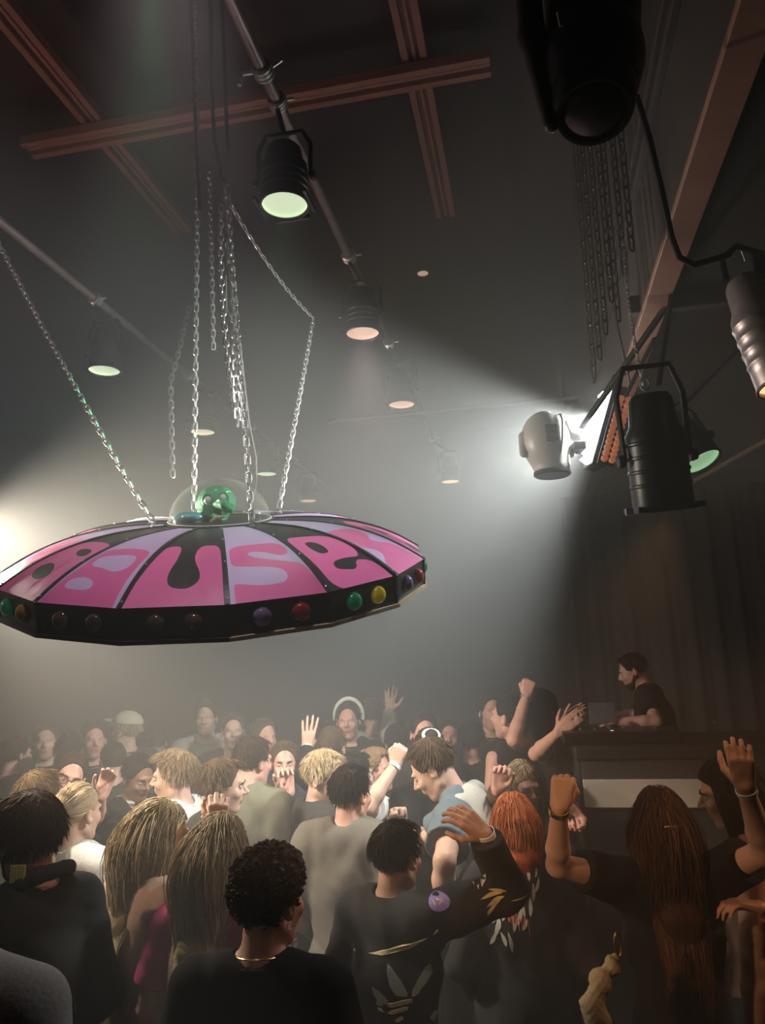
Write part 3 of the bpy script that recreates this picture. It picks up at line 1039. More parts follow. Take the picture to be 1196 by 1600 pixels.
A0, A1 = at(978, 620, 3.15), at(950, 722, 3.15)
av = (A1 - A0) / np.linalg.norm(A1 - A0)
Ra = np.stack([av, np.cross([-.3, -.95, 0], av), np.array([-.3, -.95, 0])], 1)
ab = e = empty('copper_glow_ribs', (A0 + A1) / 2, 'narrow copper-coloured ribbed strip with painted-in reflection glow just right of the white strobe', 'stage light')
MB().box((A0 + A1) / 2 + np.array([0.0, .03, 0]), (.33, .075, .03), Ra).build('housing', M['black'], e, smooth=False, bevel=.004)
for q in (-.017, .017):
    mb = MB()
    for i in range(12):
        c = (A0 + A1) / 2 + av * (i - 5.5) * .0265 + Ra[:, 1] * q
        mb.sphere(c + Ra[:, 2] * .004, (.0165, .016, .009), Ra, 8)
    mb.build('glow_row', M['copperglow'], e)


def moving_head_white():
    c = at(852, 695, 3.25)
    q = .76
    e = empty('moving_head', c, 'pale moving head fixture glowing in the haze left of the strobe bar', 'stage light')
    s = Shape()
    s.ell(c + np.array([0, 0, .03]) * q, np.array([.140, .15, .175]) * q, k=.03)
    s.cap(c + np.array([.015, 0, .02]) * q, c + np.array([0.03, 0, -.13]) * q, .125 * q, .110 * q, k=.03, cuts=[(c + np.array([0, 0, -.18]) * q, np.array([-.12, 0, -1.0]))])
    s.cap(c + np.array([-.13, -.02, .05]) * q, c + np.array([-.13, -.02, -.05]) * q, .03 * q, .03 * q, k=.01)
    s.build('head', M['mhgrey'], e, .004)
    for i in range(8):
        MB().box(c + np.array([.01, -.150, .075 - i * .013]) * q, (.05, .008, .004)).build('vent_slat', M['mhbrown'], e, smooth=False)
    ring = [c + np.array([.075 + .02 * math.cos(a), .142 * math.sin(a), .02 + .16 * math.cos(a)]) * q for a in np.linspace(0, 6.283, 40, endpoint=False)]
    MB().tube(ring, .006, 6, closed=True).build('seam_ring', M['mhbrown'], e)
    MB().lathe([(.10 * q, 0), (.11 * q, .006), (.11 * q, .02), (.09 * q, .026), (0.001, .026)], c + np.array([.03, 0, -.195]) * q, None, 28).build('lens', M['black'], e)
    s = Shape()
    s.cap(c + np.array([.15, 0, .12]) * q, c + np.array([.15, 0, -.06]) * q, .030 * q, .026 * q, k=.02)
    s.cap(c + np.array([.15, 0, .08]) * q, c + np.array([.20, 0, .06]) * q, .05 * q, .05 * q, k=.02)
    s.build('yoke_arm', M['mhgrey'], e, .005)
    MB().box(c + np.array([.19, -.02, -.03]) * q, (.07 * q, .12 * q, .05 * q)).build('foot', M['black'], e, smooth=False, bevel=.004)
    MB().tube([c + np.array([.20, 0, .06]) * q, W(3.0, BT + .09, 3.70)], .014, 8).build('hanger', M['black'], e)


moving_head_white()


def moving_head_black():
    c = at(905, 60, 1.35)
    e = empty('moving_head', c, 'big black moving head hanging close at the top of the picture', 'stage light')
    s = Shape()
    lc = at(928, 178, 1.30)
    tp = at(925, -60, 1.42)
    s.cap(lc + (tp - lc) * .18, tp, .092, .11, k=.02)
    s.ell(lc + (tp - lc) * .3, (.10, .10, .09), k=.03)
    s.build('head', M['black'], e, .005)
    dirn = (tp - lc) / np.linalg.norm(tp - lc)
    Rz = frame_z(dirn, (0, 1, 0))
    MB().lathe([(.001, .012), (.060, .012), (.066, 0), (.074, 0), (.080, .012), (.086, .05), (.086, .07)], lc, Rz, 40, caps=False).build('lens_ring', M['black'], e)
    MB().lathe([(.06, .006), (.045, -.004), (.02, -.010), (.001, -.011)], lc, Rz, 32, caps=False).build('lens', M['plexi'], e)
    s = Shape()
    s.cap(at(822, -60, 1.38), at(832, 60, 1.36), .028, .028, k=.02)
    s.cap(at(832, 60, 1.36), at(862, 195, 1.33), .028, .016, k=.02)
    s.build('yoke_arm', M['mhbrown'], e, .005)
    MB().tube([tp, (tp[0], tp[1], ZC)], .03, 10).build('hanger', M['black'], e)
    MB().box(at(875, 30, 1.22), (.006, .004, .032), np.array(Matrix.Rotation(-.1, 3, 'Y'))).build('label_plate', M['ply'], e, smooth=False)


moving_head_black()

# black can with an orange glow, nearest on the right
c0 = at(1038, 797, 2.3)
c1 = at(1005, 625, 2.3)
bp = par('par_lamp', c0, (c1 - c0) + np.array([0, -.06, 0]), .093, .37, 'lensO', 'large black can lamp with orange glow at its rim, hanging on the right', hint=(0, 1, 0), ridges=4)
MB().box(at(984, 800, 2.25), (.022, .012, .022)).build('gel_tab', M['lilac'], bp, smooth=False)
# green-lensed lamp behind
c0 = at(1098, 722, 3.1)
gp = par('par_lamp', c0, at(1062, 640, 3.1) - c0 + np.array([0, .10, 0]), .085, .26, 'lensgreen', 'black lamp with pale green lens behind the large black can', hint=(0, 1, 0), frame=False)
# silver can at the right edge
c0 = at(1228, 600, 1.9)
sp = par('par_lamp', c0, at(1172, 420, 1.9) - c0 + np.array([0, .05, 0]), .072, .34, 'lensO', 'silver and violet ribbed can lamp cut by the right edge', body_m='silverpar', hint=(0, 1, 0), frame=False, ridges=4, yoke=False)
MB().tube([at(1135, 440, 1.9), at(1128, 405, 1.92), at(1150, 385, 1.95), at(1200, 400, 1.95)], .010, 8).build('yoke', M['black'], sp)
MB().box(at(1190, 430, 1.95), (.07, .06, .12)).build('rear_box', M['black'], sp, smooth=False, bevel=.01)
MB().tube([at(1160, 392, 1.86), at(1166, 408, 1.86)], .003, 6).build('spring', M['steel'], sp)

# hangers that carry the fixtures
MB().tube([at(1030, 600, 2.42), W(2.9, BT + .09, 3.70)], .010, 8).build('hanger', M['black'], bp)
MB().tube([at(1062, 640, 3.2), W(3.3, 1.2, 3.80)], .010, 8).build('hanger', M['black'], gp)
MB().tube([at(1190, 425, 1.98), W(2.0, 1.1, 3.80)], .012, 8).build('hanger', M['black'], sp)
MB().tube([at(978, 620, 3.2), W(3.3, BT + .09, 3.70)], .010, 8).build('hanger', M['black'], ab)
# safety chain and cables on the right
chain([sag(at(1006, 603, 2.35), at(975, 375, 2.35), .012, side=(-1, 0, 0))], 'thin safety chain rising from the large black can lamp', pitch=.016, wire=.002, half_w=.005)
tag(MB().tube([at(1008 + 7 * math.cos(a), 600 + 10 * math.sin(a), 2.33) for a in np.linspace(0, 6.28, 12, endpoint=False)], .003, 6, closed=True).build('shackle', M['steel']), 'small bright shackle on top of the large black can lamp', 'shackle')
tag(MB().tube([at(995, 150, 1.6), at(1015, 215, 1.62), at(1035, 300, 1.66), at(1050, 370, 1.7), at(1062, 402, 1.72), at(1085, 414, 1.75), at(1140, 398, 1.85)], .008, 8).build('black_cable', M['blackmatte']), 'thick black cable looping from the near moving head to the silver lamp', 'cable')
tag(MB().tube([at(958, 450, 3.0), at(965, 510, 3.0), at(976, 560, 3.1), at(985, 600, 3.2)], .006, 8).build('black_cable', M['blackmatte']), 'thin black cable dropping to the strobe bar', 'cable')
rnd = random.Random(5)
hc = [(938, 560, 2.9), (947, 520, 2.8), (956, 470, 2.7), (967, 500, 2.75), (929, 590, 3.1), (977, 430, 2.6), (988, 390, 2.5)]
labs = ['lowest reaching of the dim hoist chains by the bulkhead', 'second dim hoist chain from the left by the bulkhead', 'third dim hoist chain from the left by the bulkhead',
        'fourth dim hoist chain from the left by the bulkhead', 'leftmost dim hoist chain by the bulkhead', 'dim hoist chain second nearest the bulkhead face', 'dim hoist chain nearest the bulkhead face']
for (x, y, Y), lb in zip(hc, labs):
    a = at(x, y, Y)
    b = a.copy()
    b[2] = ZC
    b[0] += .03
    chain([sag(a, b, .0, 5)], lb, name='hoist_chain', group='dim hoist chains by the bulkhead', m='darksteel', pitch=.05, wire=.005, half_w=.012, seg=10, sides=4)

# small downlight far up
c = EYE + ray(661, 427) * ((5.7 - EYE[2]) / ray(661, 427)[2])
e = empty('downlight', c, 'tiny recessed downlight glowing in the dark ceiling', 'ceiling light')
MB().lathe([(.05, 0), (.06, -.01), (.06, .03), (.001, .03)], c, None, 20).build('housing', M['mhbrown'], e)
MB().lathe([(.048, -.002), (.001, -.002)], c, None, 20, caps=False).build('lens', M['lensP'], e)

# ------------------------------------------------------------------ dj booth
bc = W(4.25, 1.45, 0)
e = empty('dj_booth', W(4.3, 1.4, 0.0), 'black booth with a pale horizontal band below its dark desk top', 'booth')
Zt = 1.83
MB().box(W(4.5, 1.42, Zt - .03), (2.5, .75, .06), RAX).build('desk_top', M['boothd'], e, smooth=False, bevel=.008)
MB().box(W(4.16, 1.42, 1.735), (2.44, .04, .13), RAX).build('upper_panel', M['boothg'], e, smooth=False, bevel=.004)
MB().box(W(4.145, 1.42, 1.605), (2.44, .04, .135), RAX).build('pale_band', M['boothw'], e, smooth=False, bevel=.003)
MB().box(W(4.17, 1.42, .76), (2.44, .04, 1.52), RAX).build('lower_panel', M['boothd'], e, smooth=False, bevel=.004)
MB().box(W(4.5, 0.20, .885), (.04, .68, 1.77), RAX).build('side_panel', M['boothd'], e, smooth=False, bevel=.004)

c = at(943, 1112, 4.45)
e = empty('laptop', c, 'open grey laptop on the booth desk in front of the man in black', 'laptop')
RL = RAX @ np.array(Matrix.Rotation(math.radians(14), 3, 'X'))
MB().box(c + np.array([0, .02, -.01]), (.15, .010, .125), RL).build('screen', M['laptop'], e, smooth=False, bevel=.003)
MB().box(W(float(c @ E1) + .14, float(c @ E2), Zt + .011), (.15, .12, .012), RAX).build('keyboard', M['laptop'], e, smooth=False, bevel=.003)
c = W(4.42, .42, Zt + .035)
e = empty('mixer', c, 'low black mixing deck with small blue and white lights by the man in black', 'mixer')
MB().box(c, (.6, .34, .06), RAX).build('case', M['black'], e, smooth=False, bevel=.006)
MB().sphere(at(957, 1143, 4.18), (.014, .005, .007), n=8).build('display', M['blueled'], e)
MB().sphere(at(938, 1145, 4.18), (.008, .003, .0025), n=8).build('indicator', M['whiteled'], e)
for i in range(6):
    for j in range(2):
        MB().lathe([(.009, 0), (.008, .014), (.001, .014)], c + E2 * (i - 2.5) * .08 + E1 * (j - .5) * .1 + np.array([0, 0, .03]), None, 8).build('knob', M['mhbrown'], e)
# ================================================================== PEOPLE
SKINS = {}


def skin(name, c, lip=None):
    a = mat('skin_' + name, c, 0.5, noise=0.12, nscale=14, spec=0.35)
    l = mat('lips_' + name, lip or (c[0] * .75, c[1] * .45, c[2] * .45), 0.42, spec=.4)
    SKINS[name] = [a, l]


skin('fair', (0.62, 0.38, 0.28))
skin('rosy', (0.62, 0.33, 0.26))
skin('tan', (0.46, 0.26, 0.17))
skin('brown', (0.26, 0.13, 0.085))
HAIRS = {}


def haircol(name, a, b, c):
    HAIRS[name] = [mat('hair_%s_%d' % (name, i), q, 0.60, noise=0.25, nscale=60, spec=0.14) for i, q in enumerate((a, b, c))]


haircol('black', (0.012, 0.010, 0.009), (0.020, 0.016, 0.014), (0.03, 0.022, 0.018))
haircol('darkbrown', (0.030, 0.018, 0.012), (0.045, 0.027, 0.017), (0.065, 0.038, 0.024))
haircol('brown', (0.085, 0.050, 0.030), (0.12, 0.072, 0.042), (0.16, 0.10, 0.06))
haircol('lightbrown', (0.20, 0.125, 0.07), (0.26, 0.17, 0.095), (0.34, 0.23, 0.13))
haircol('blond', (0.44, 0.32, 0.19), (0.58, 0.44, 0.28), (0.72, 0.58, 0.40))
haircol('darkblond', (0.26, 0.18, 0.11), (0.38, 0.28, 0.17), (0.52, 0.40, 0.26))
haircol('red', (0.45, 0.12, 0.04), (0.62, 0.19, 0.07), (0.74, 0.30, 0.13))
haircol('chestnut', (0.06, 0.028, 0.018), (0.10, 0.045, 0.028), (0.17, 0.08, 0.045))
CL = {}


def cloth(name, c, rough=0.9, noise=0.15, nscale=120, bump=0.25):
    CL[name] = mat('cloth_' + name, c, rough, noise=noise, nscale=nscale, bump=bump, spec=0.2)


for nm_, c_ in {'black': (0.014, 0.013, 0.013), 'softblack': (0.028, 0.026, 0.025), 'charcoal': (0.04, 0.038, 0.036), 'coat': (0.030, 0.029, 0.028),
                'white': (0.72, 0.69, 0.64), 'grey': (0.15, 0.132, 0.11), 'bluegrey': (0.12, 0.15, 0.17), 'lightgrey': (0.48, 0.45, 0.39), 'olive': (0.15, 0.145, 0.105),
                'navy': (0.03, 0.035, 0.05), 'magenta': (0.42, 0.05, 0.16), 'peach': (0.62, 0.38, 0.28), 'cream': (0.62, 0.55, 0.42), 'brown': (0.12, 0.07, 0.05),
                'greywool': (0.60, 0.54, 0.54), 'denim': (0.09, 0.15, 0.22), 'red': (0.55, 0.04, 0.06), 'yellow': (0.75, 0.68, 0.22), 'strap': (0.52, 0.47, 0.36),
                'print': (0.62, 0.58, 0.50), 'printgreen': (0.42, 0.50, 0.42), 'printyellow': (0.80, 0.66, 0.34), 'printviolet': (0.28, 0.20, 0.42), 'printblue': (0.12, 0.22, 0.36), 'beige': (0.36, 0.30, 0.20)}.items():
    cloth(nm_, c_)
M['band_white'] = mat('wristband_white', (0.8, 0.78, 0.74), 0.4)
M['gold'] = mat('gold_metal', (0.85, 0.62, 0.28), 0.25, 1.0)
M['eyewhite'] = mat('eye_white', (0.42, 0.38, 0.36), 0.4)
M['iris'] = mat('eye_iris', (0.03, 0.02, 0.015), 0.2)
M['glass_frame'] = mat('spectacle_frame', (0.03, 0.015, 0.012), 0.3)


def rx(d):
    return np.array(Matrix.Rotation(math.radians(d), 3, 'X'))


def ry(d):
    return np.array(Matrix.Rotation(math.radians(d), 3, 'Y'))


def rz(d):
    return np.array(Matrix.Rotation(math.radians(d), 3, 'Z'))


def unit(v):
    v = np.asarray(v, float)
    return v / (np.linalg.norm(v) + 1e-12)


def hand(sh, Wp, d, n, side, pose, s):
    d = unit(d)
    n = unit(n - d * (n @ d))
    t = np.cross(n, d) * (1 if side == 'L' else -1)
    sp = {'open': .22, 'relaxed': .08, 'fist': 0.0, 'point': 0.0, 'flat': .05, 'claw': .10}[pose]
    cu = {'open': (6, 10, 8), 'relaxed': (28, 35, 22), 'fist': (78, 98, 60), 'point': (75, 95, 60), 'flat': (8, 10, 6), 'claw': (45, 60, 35)}[pose]
    off = (.030, .010, -.0105, -.030)
    lens = ((.043, .027, .022), (.048, .031, .023), (.045, .029, .023), (.034, .021, .019))
    for i in range(4):
        base = Wp + (d * .010 + t * off[i] * .55) * s
        K = Wp + (d * (.090 - abs(i - 1) * .004) + t * off[i] - n * .002) * s
        sh.cap(base, K, .0155 * s, .0118 * s, k=.010)
    sh.cap(Wp + (d * .03 + t * .018 + n * .006) * s, Wp + (d * .055 + t * .01 + n * .004) * s, .017 * s, .014 * s, k=.012)
    for i in range(4):
        K = Wp + (d * (.090 - abs(i - 1) * .004) + t * off[i] - n * .002) * s
        a = 0
        c_ = cu
        if pose == 'point' and i == 0:
            c_ = (5, 8, 5)
        p = K
        for j in range(3):
            a += math.radians(c_[j])
            dr = unit(d * math.cos(a) + n * math.sin(a) + t * (sp * (1.5 - i) * .7 if j == 0 else sp * (1.5 - i) * .4))
            q = p + dr * lens[i][j] * s
            r0 = (.0100, .0090, .0082)[j] * s
            sh.cap(p, q, r0, r0 * .93, k=.003)
            p = q
    p = Wp + (d * .025 + t * .026 + n * .008) * s
    if pose in ('fist', 'point'):
        ds = (d * .75 + t * .45 + n * .45, d * .55 - t * .35 + n * .7, -t * .8 + d * .15 + n * .3)
    elif pose in ('open', 'flat'):
        ds = (d * .65 + t * .75 + n * .15, d * .8 + t * .55 + n * .1, d * .85 + t * .4 + n * .15)
    else:
        ds = (d * .7 + t * .6 + n * .4, d * .85 + t * .2 + n * .45, d * .8 + n * .6)
    for j, L in enumerate((.045, .033, .027)):
        q = p + unit(ds[j]) * L * s
        r0 = (.0135, .0110, .0098)[j] * s
        sh.cap(p, q, r0, r0 * .88, k=.006 if j else .012)
        p = q


def tube_strands(P, rad, nside=3):
    """P (N, K, 3) strand points, rad (N,) root radii -> verts, faces, strand id per face"""
    N, K, _ = P.shape
    T = np.zeros_like(P)
    T[:, 1:-1] = P[:, 2:] - P[:, :-2]
    T[:, 0] = P[:, 1] - P[:, 0]
    T[:, -1] = P[:, -1] - P[:, -2]
    T /= np.linalg.norm(T, axis=2, keepdims=True) + 1e-9
    ref = np.cross(T, np.array([0.31, 0.72, 0.62]))
    ref /= np.linalg.norm(ref, axis=2, keepdims=True) + 1e-9
    bi = np.cross(T, ref)
    fall = np.concatenate([[0.7], np.ones(K - 3), [0.7, 0.15]])[None, :, None]
    rr = rad[:, None, None] * fall
    rings = []
    for j in range(nside):
        a = 2 * math.pi * j / nside
        rings.append(P + rr * (math.cos(a) * ref + math.sin(a) * bi))
    V = np.stack(rings, 2)  # N K side 3
    idx = np.arange(N * K * nside).reshape(N, K, nside)
    a = idx[:, :-1, :]
    b = np.roll(idx, -1, 2)[:, :-1, :]
    c = np.roll(idx, -1, 2)[:, 1:, :]
    d = idx[:, 1:, :]
    Fq = np.stack([a, b, c, d], -1).reshape(-1, 4)
    sid = np.repeat(np.arange(N), (K - 1) * nside)
    return V.reshape(-1, 3), Fq, sid


HC_ = np.array([0, -.012, .036])
HR_ = np.array([.0755, .096, .087])


def grow(rng, roots, dirs, L, K, hc, RH, s, grav=0.0, lift=1.0, wav=0.0, curl=0.0, cfreq=3.0, body=None, jit=0.15, flow=None):
    """roots/dirs in head-local coordinates; returns world points"""
    N = len(roots)
    p = roots.copy()
    d = dirs / (np.linalg.norm(dirs, axis=1, keepdims=True) + 1e-9)
    step = (L / (K - 1))[:, None]
    out = [p.copy()]
    down = RH.T @ np.array([0, 0, -1.0])
    ph = rng.uniform(0, 6.28, (N, 1))
    infl = rng.uniform(1.01, 1.02 + .13 * lift, (N, 1))
    for k in range(1, K):
        d = d + down * grav * (1 + .15 * k) + rng.normal(0, jit, (N, 3)) * .3
        if flow is not None:
            d = d + flow(p) * .35
        if wav:
            side = np.cross(d, down[None, :])
            d = d + side * wav * np.cos(ph + k * cfreq)
        d /= np.linalg.norm(d, axis=1, keepdims=True) + 1e-9
        p = p + d * step
        q = (p - HC_) / (HR_ * infl)
        m = np.linalg.norm(q, axis=1, keepdims=True)
        p = np.where(m < 1, HC_ + q / (m + 1e-9) * HR_ * infl, p)
        if body is not None:
            pw = (p * s) @ RH.T + hc
            for c, r, R in body:
                q = ((pw - c) @ R) / (r * (1 + .12 * (infl - 1) * 3))
                m = np.linalg.norm(q, axis=1, keepdims=True)
                qb = q.copy()
                qb[:, 1] = np.where(q[:, 1] < .3, -1, 1) * np.sqrt(np.maximum(1 - q[:, 0] ** 2 - q[:, 2] ** 2, .0))
                pw = np.where(m < 1, c + (qb * r * (1 + .12 * (infl - 1) * 3)) @ R.T, pw)
            p = ((pw - hc) @ RH) / s
        fz = (p[:, 1] > .035) & (p[:, 2] < .062) & (p[:, 2] > -.16)
        p[:, 0] = np.where(fz, np.sign(p[:, 0] + 1e-6) * np.maximum(np.abs(p[:, 0]), .066), p[:, 0])
        p[:, 1] = np.where(fz, np.minimum(p[:, 1], .05), p[:, 1])
        out.append(p.copy())
    P = np.stack(out, 1)
    if curl:
        ax = np.cross(P[:, -1] - P[:, 0], np.array([.3, .5, .8]))
        ax /= np.linalg.norm(ax, axis=1, keepdims=True) + 1e-9
        bx = np.cross(unit_rows(P[:, -1] - P[:, 0]), ax)
        tt = np.linspace(0, 1, K)[None, :, None]
        ang = ph[:, None, :] + tt * cfreq * 6.28
        P = P + (ax[:, None, :] * np.cos(ang) + bx[:, None, :] * np.sin(ang)) * curl * np.minimum(1, tt * 4)
    return (P * s) @ RH.T + hc


def unit_rows(a):
    return a / (np.linalg.norm(a, axis=1, keepdims=True) + 1e-9)


def scalp_roots(rng, N, fringe=.035, nape=-.07, side=.0):
    out = []
    while len(out) < N:
        v = rng.normal(0, 1, 3)
        v /= np.linalg.norm(v)
        p = HC_ + v * HR_ * .98
        x, y, z = p
        hair_ok = z > nape and (y < .02 + side or z > .055) and not (y > .075 and z < .075)
        if abs(x) > .06 and y > -.03 and z < .0:
            hair_ok = False
        if y > -.02 and z < .005 and abs(x) > .03:
            hair_ok = False
        if y > .03 and z < .088:
            hair_ok = False
        if hair_ok:
            out.append(p)
    return np.array(out)


PEOPLE = []


def person(label, hx, hy, Y, yaw=0, lean=0, head=(0, 0, 0), sex='m', sk='fair', L=None, R=None, top=None, bottom='black',
           hair=None, face=False, vox=None, z0=0.0, group=None, build=1.0, extra=None, tilt=0, eyes=True):
    rng = np.random.RandomState(int(abs(hx) * 7 + hy))
    vox = vox or (0.0055 if Y < 3.0 else 0.0065 if Y < 4.2 else 0.0085 if Y < 5 else 0.011)
    m = sex == 'm'
    sw = (.172 if m else .148) * build
    RB0 = rz(-yaw)
    RBL = RB0 @ ry(tilt) @ rx(-lean)
    RH = rz(-(yaw + head[0])) @ rx(-head[1]) @ ry(head[2])
    hip = np.array([0, 0, .96])

    def up(p, s=1.0, b=np.zeros(3)):
        """upper body point to world"""
        return b + s * (RB0 @ hip + RBL @ (np.asarray(p, float) - hip))
    piv = up((0, .005, 1.585))
    hc1 = piv + RH @ np.array([0, .022, .062])
    tgt = at(hx, hy, Y)
    s = (tgt[2] - z0) / hc1[2]
    b = np.array([tgt[0] - s * hc1[0], tgt[1] - s * hc1[1], z0])
    if not .84 < s < 1.13:
        print('SCALE', label[:40], round(s, 2))
    U = lambda x, y, z: up((x, y, z), s, b)
    LW = lambda x, y, z: b + s * (RB0 @ np.array([x, y, z], float))
    hc = U(0, .005, 1.585) + s * (RH @ np.array([0, .022, .062]))
    H = lambda x, y, z: hc + s * (RH @ np.array([x, y, z], float))
    e = empty('person', b, label, 'person', group)
    e['_'] = 0
    del e['_']
    # ---- arms
    arms = {}
    for side, spec in (('L', L), ('R', R)):
        sg = -1 if side == 'L' else 1
        S = U(sg * sw, -.01, 1.44)
        la, lf = .295 * s, .255 * s
        if spec is None:
            spec = ('rel', (sg * (sw + .075), -.03, 1.17), (sg * (sw + .045), .14, 1.02), 'relaxed')
        if spec[0] == 'rel':
            E = U(*spec[1])
            Wp = U(*spec[2])
            pose = spec[3]
            E = S + unit(E - S) * la
            Wp = E + unit(Wp - E) * lf
            hd = spec[4] if len(spec) > 4 else None
        else:
            # px: (ex, ey, sign, wx, wy, sign, pose, (aim px), palm)
            def hit(A, px, py, Ln, sign):
                r = ray(px, py)
                r = r / np.linalg.norm(r)
                o = A - EYE
                tm = float(o @ r)
                dist = math.sqrt(max(float(o @ o) - tm * tm, 0))
                if dist >= Ln:
                    return EYE + r * tm
                return EYE + r * (tm + sign * math.sqrt(Ln * Ln - dist * dist))
            # arms raised lift the shoulder
            E = hit(S, spec[1], spec[2], la, spec[3])
            Wp = hit(E, spec[4], spec[5], lf, spec[6])
            pose = spec[7]
            hd = spec[8] if len(spec) > 8 else None
            if E[2] > S[2] + .05:
                S = S + np.array([0, 0, .035 * s]) - unit(S - U(0, -.01, 1.44)) * .015 * s
        if hd is None:
            hdir = unit(Wp - E)
        else:
            aimp = at(hd[0], hd[1], Wp[1])
            hdir = unit(aimp - Wp)
        pn = spec[9] if len(spec) > 9 else (-1 if False else 0)
        body_dir = unit(U(0, .3, 1.3) - Wp)
        if pn == 0:
            n = body_dir
        elif pn == 1:      # palm to camera
            n = unit(EYE - Wp)
        elif pn == -1:
            n = -unit(EYE - Wp)
        elif isinstance(pn, tuple):
            n = np.array(pn, float)
        elif pn == 2:      # palm down
            n = np.array([0, 0, -1.0])
        elif pn == 3:
            n = np.array([-1.0, 0, 0])
        else:
            n = np.array([1.0, 0, 0])
        if abs(n @ hdir) > .93:
            n = n + np.array([.2, .5, .3])
        arms[side] = (S, E, Wp, hdir, n, pose)
    # ---- body
    sh = Shape()
    q = 1.0 if m else .9
    B = build

    def torso(sh, k=.05, cuts=None):
        sh.ell(U(0, 0, .97), np.array([.160, .112, .13]) * s * B, RBL, k, cuts)
        sh.ell(U(0, .003, 1.12), np.array([.142 * (1 if m else .88), .100 * q, .15]) * s * B, RBL, k, cuts)
        sh.ell(U(0, 0, 1.30), np.array([.158 * q, .112 * q, .175]) * s * B, RBL, k, cuts)
        sh.cap(U(-sw * .82, -.012, 1.438), U(sw * .82, -.012, 1.438), .060 * s * q, .060 * s * q, k)
        sh.cap(U(-sw * .45, -.018, 1.475), U(sw * .45, -.018, 1.475), .048 * s, .048 * s, k)
        if not m:
            for g in (-1, 1):
                sh.ell(U(g * .065, .085, 1.28), .055 * s, None, .04)
    torso(sh)
    for side in arms:
        S, E, Wp, hdir, n, pose = arms[side]
        sh.cap(S, E, .053 * s * q, .039 * s * q, k=.035)
        md = E + (Wp - E) * .3
        sh.cap(E, md, .038 * s * q, .041 * s * q, k=.02)
        sh.cap(md, Wp, .041 * s * q, .0265 * s * q, k=.015)
        hand(sh, Wp, hdir, n, side, pose, s * (1 if m else .92))
    sh.cap(U(0, -.018, 1.46), H(0, -.018, -.04), .057 * s * q, .052 * s * q, k=.03)
    for g in (-1, 1):
        sh.cap(LW(g * .09, 0, .93), LW(g * .10, .015, .50), .085 * s, .055 * s, k=.04)
        sh.cap(LW(g * .10, .015, .50), LW(g * .105, -.02, .10), .054 * s, .036 * s, k=.02)
        sh.cap(LW(g * .105, -.02, .05), LW(g * .12, .13, .035), .042 * s, .032 * s, k=.02)
    # head
    sh.ell(H(*(HC_ * np.array([1, 1, 1]))), np.array([.0715, .092, .082]) * s, RH, .02)
    sh.ell(H(0, .028, -.028), np.array([.060, .066, .088]) * s, RH, .025)
    sh.ell(H(0, .055, -.098), np.array([.030, .027, .022]) * s, RH, .025)
    sh.cap(H(-.048, .0, -.065), H(-.018, .05, -.098), .016 * s, .014 * s, k=.02)
    sh.cap(H(.048, .0, -.065), H(.018, .05, -.098), .016 * s, .014 * s, k=.02)
    sh.cap(H(-.030, .083, .020), H(.030, .083, .020), .012 * s, .012 * s, k=.012)
    for g in (-1, 1):
        sh.ell(H(g * .036, .066, -.028), np.array([.022, .020, .020]) * s, RH, .015)
        sh.ell(H(g * .031, .098, .002), .0125 * s, None, .010, neg=True)
        # ear
        sh.ell(H(g * .077, -.006, -.012), np.array([.009, .019, .031]) * s, RH @ rz(-g * 22), .006)
        sh.ell(H(g * .084, -.000, -.008), np.array([.006, .009, .017]) * s, RH @ rz(-g * 22), .004, neg=True)
    sh.cap(H(0, .090, .010), H(0, .113, -.024), .0075 * s, .0105 * s, k=.008)
    sh.cap(H(-.010, .100, -.029), H(.010, .100, -.029), .0085 * s, .0085 * s, k=.006)
    sh.cap(H(-.016, .088, -.052), H(.016, .088, -.052), .0075 * s, .0075 * s, k=.006)
    sh.cap(H(-.013, .087, -.063), H(.013, .087, -.063), .0080 * s, .0080 * s, k=.006)
    if head[1] is not None and face == 'smile':
        sh.ell(H(0, .1, -.0575), np.array([.018, .012, .003]) * s, RH, .003, neg=True)

    def lipf(c):
        l = ((c - hc) @ RH) / s
        return ((np.abs(l[:, 0]) < .022 - np.abs(l[:, 2] + .0575) * .6) & (l[:, 1] > .080) & (l[:, 2] > -.068) & (l[:, 2] < -.048)).astype(int)
    sh.build('body', SKINS[sk], e, vox, matf=lipf)
    if face:
        for g in (-1, 1):
            ey = MB().sphere(H(g * .031, .0790, .002), .0108 * s, n=8).build('eye', M['eyewhite'], e)
            MB().sphere(H(g * .031, .0868, .001), .0050 * s, n=6).build('iris', M['iris'], ey)
            MB().tube([H(g * .016, .096, .018), H(g * .031, .0965, .023), H(g * .048, .085, .019)], [.003 * s, .0035 * s, .0015 * s], 6).build('eyebrow', HAIRS[hair[1]][1] if hair else M['iris'], e)
            MB().tube([H(g * .018, .0880, .005), H(g * .031, .0900, .0085), H(g * .043, .082, .005)], .0036 * s, 5).build('eyelid', SKINS[sk][0], ey)
    # ---- clothing
    seed = rng.uniform(0, 20)

    def wrinkle(amp, f=1.0):
        def fn(X, Y_, Z):
            a = np.sin((X * 22 + Z * 9 + 1.5 * np.sin(Z * 11 + Y_ * 7 + seed) + seed) * f)
            c = np.sin((Z * 31 - X * 13 + Y_ * 17 + 2.0 * np.sin(X * 15 + seed) + seed * 2) * f)
            return amp * (a * .6 + c * .5 + .5 * np.sin((X * 50 + Z * 28 + 2 * np.sin(Z * 23 + seed)) * f) * a)
        return fn
    garm = {}
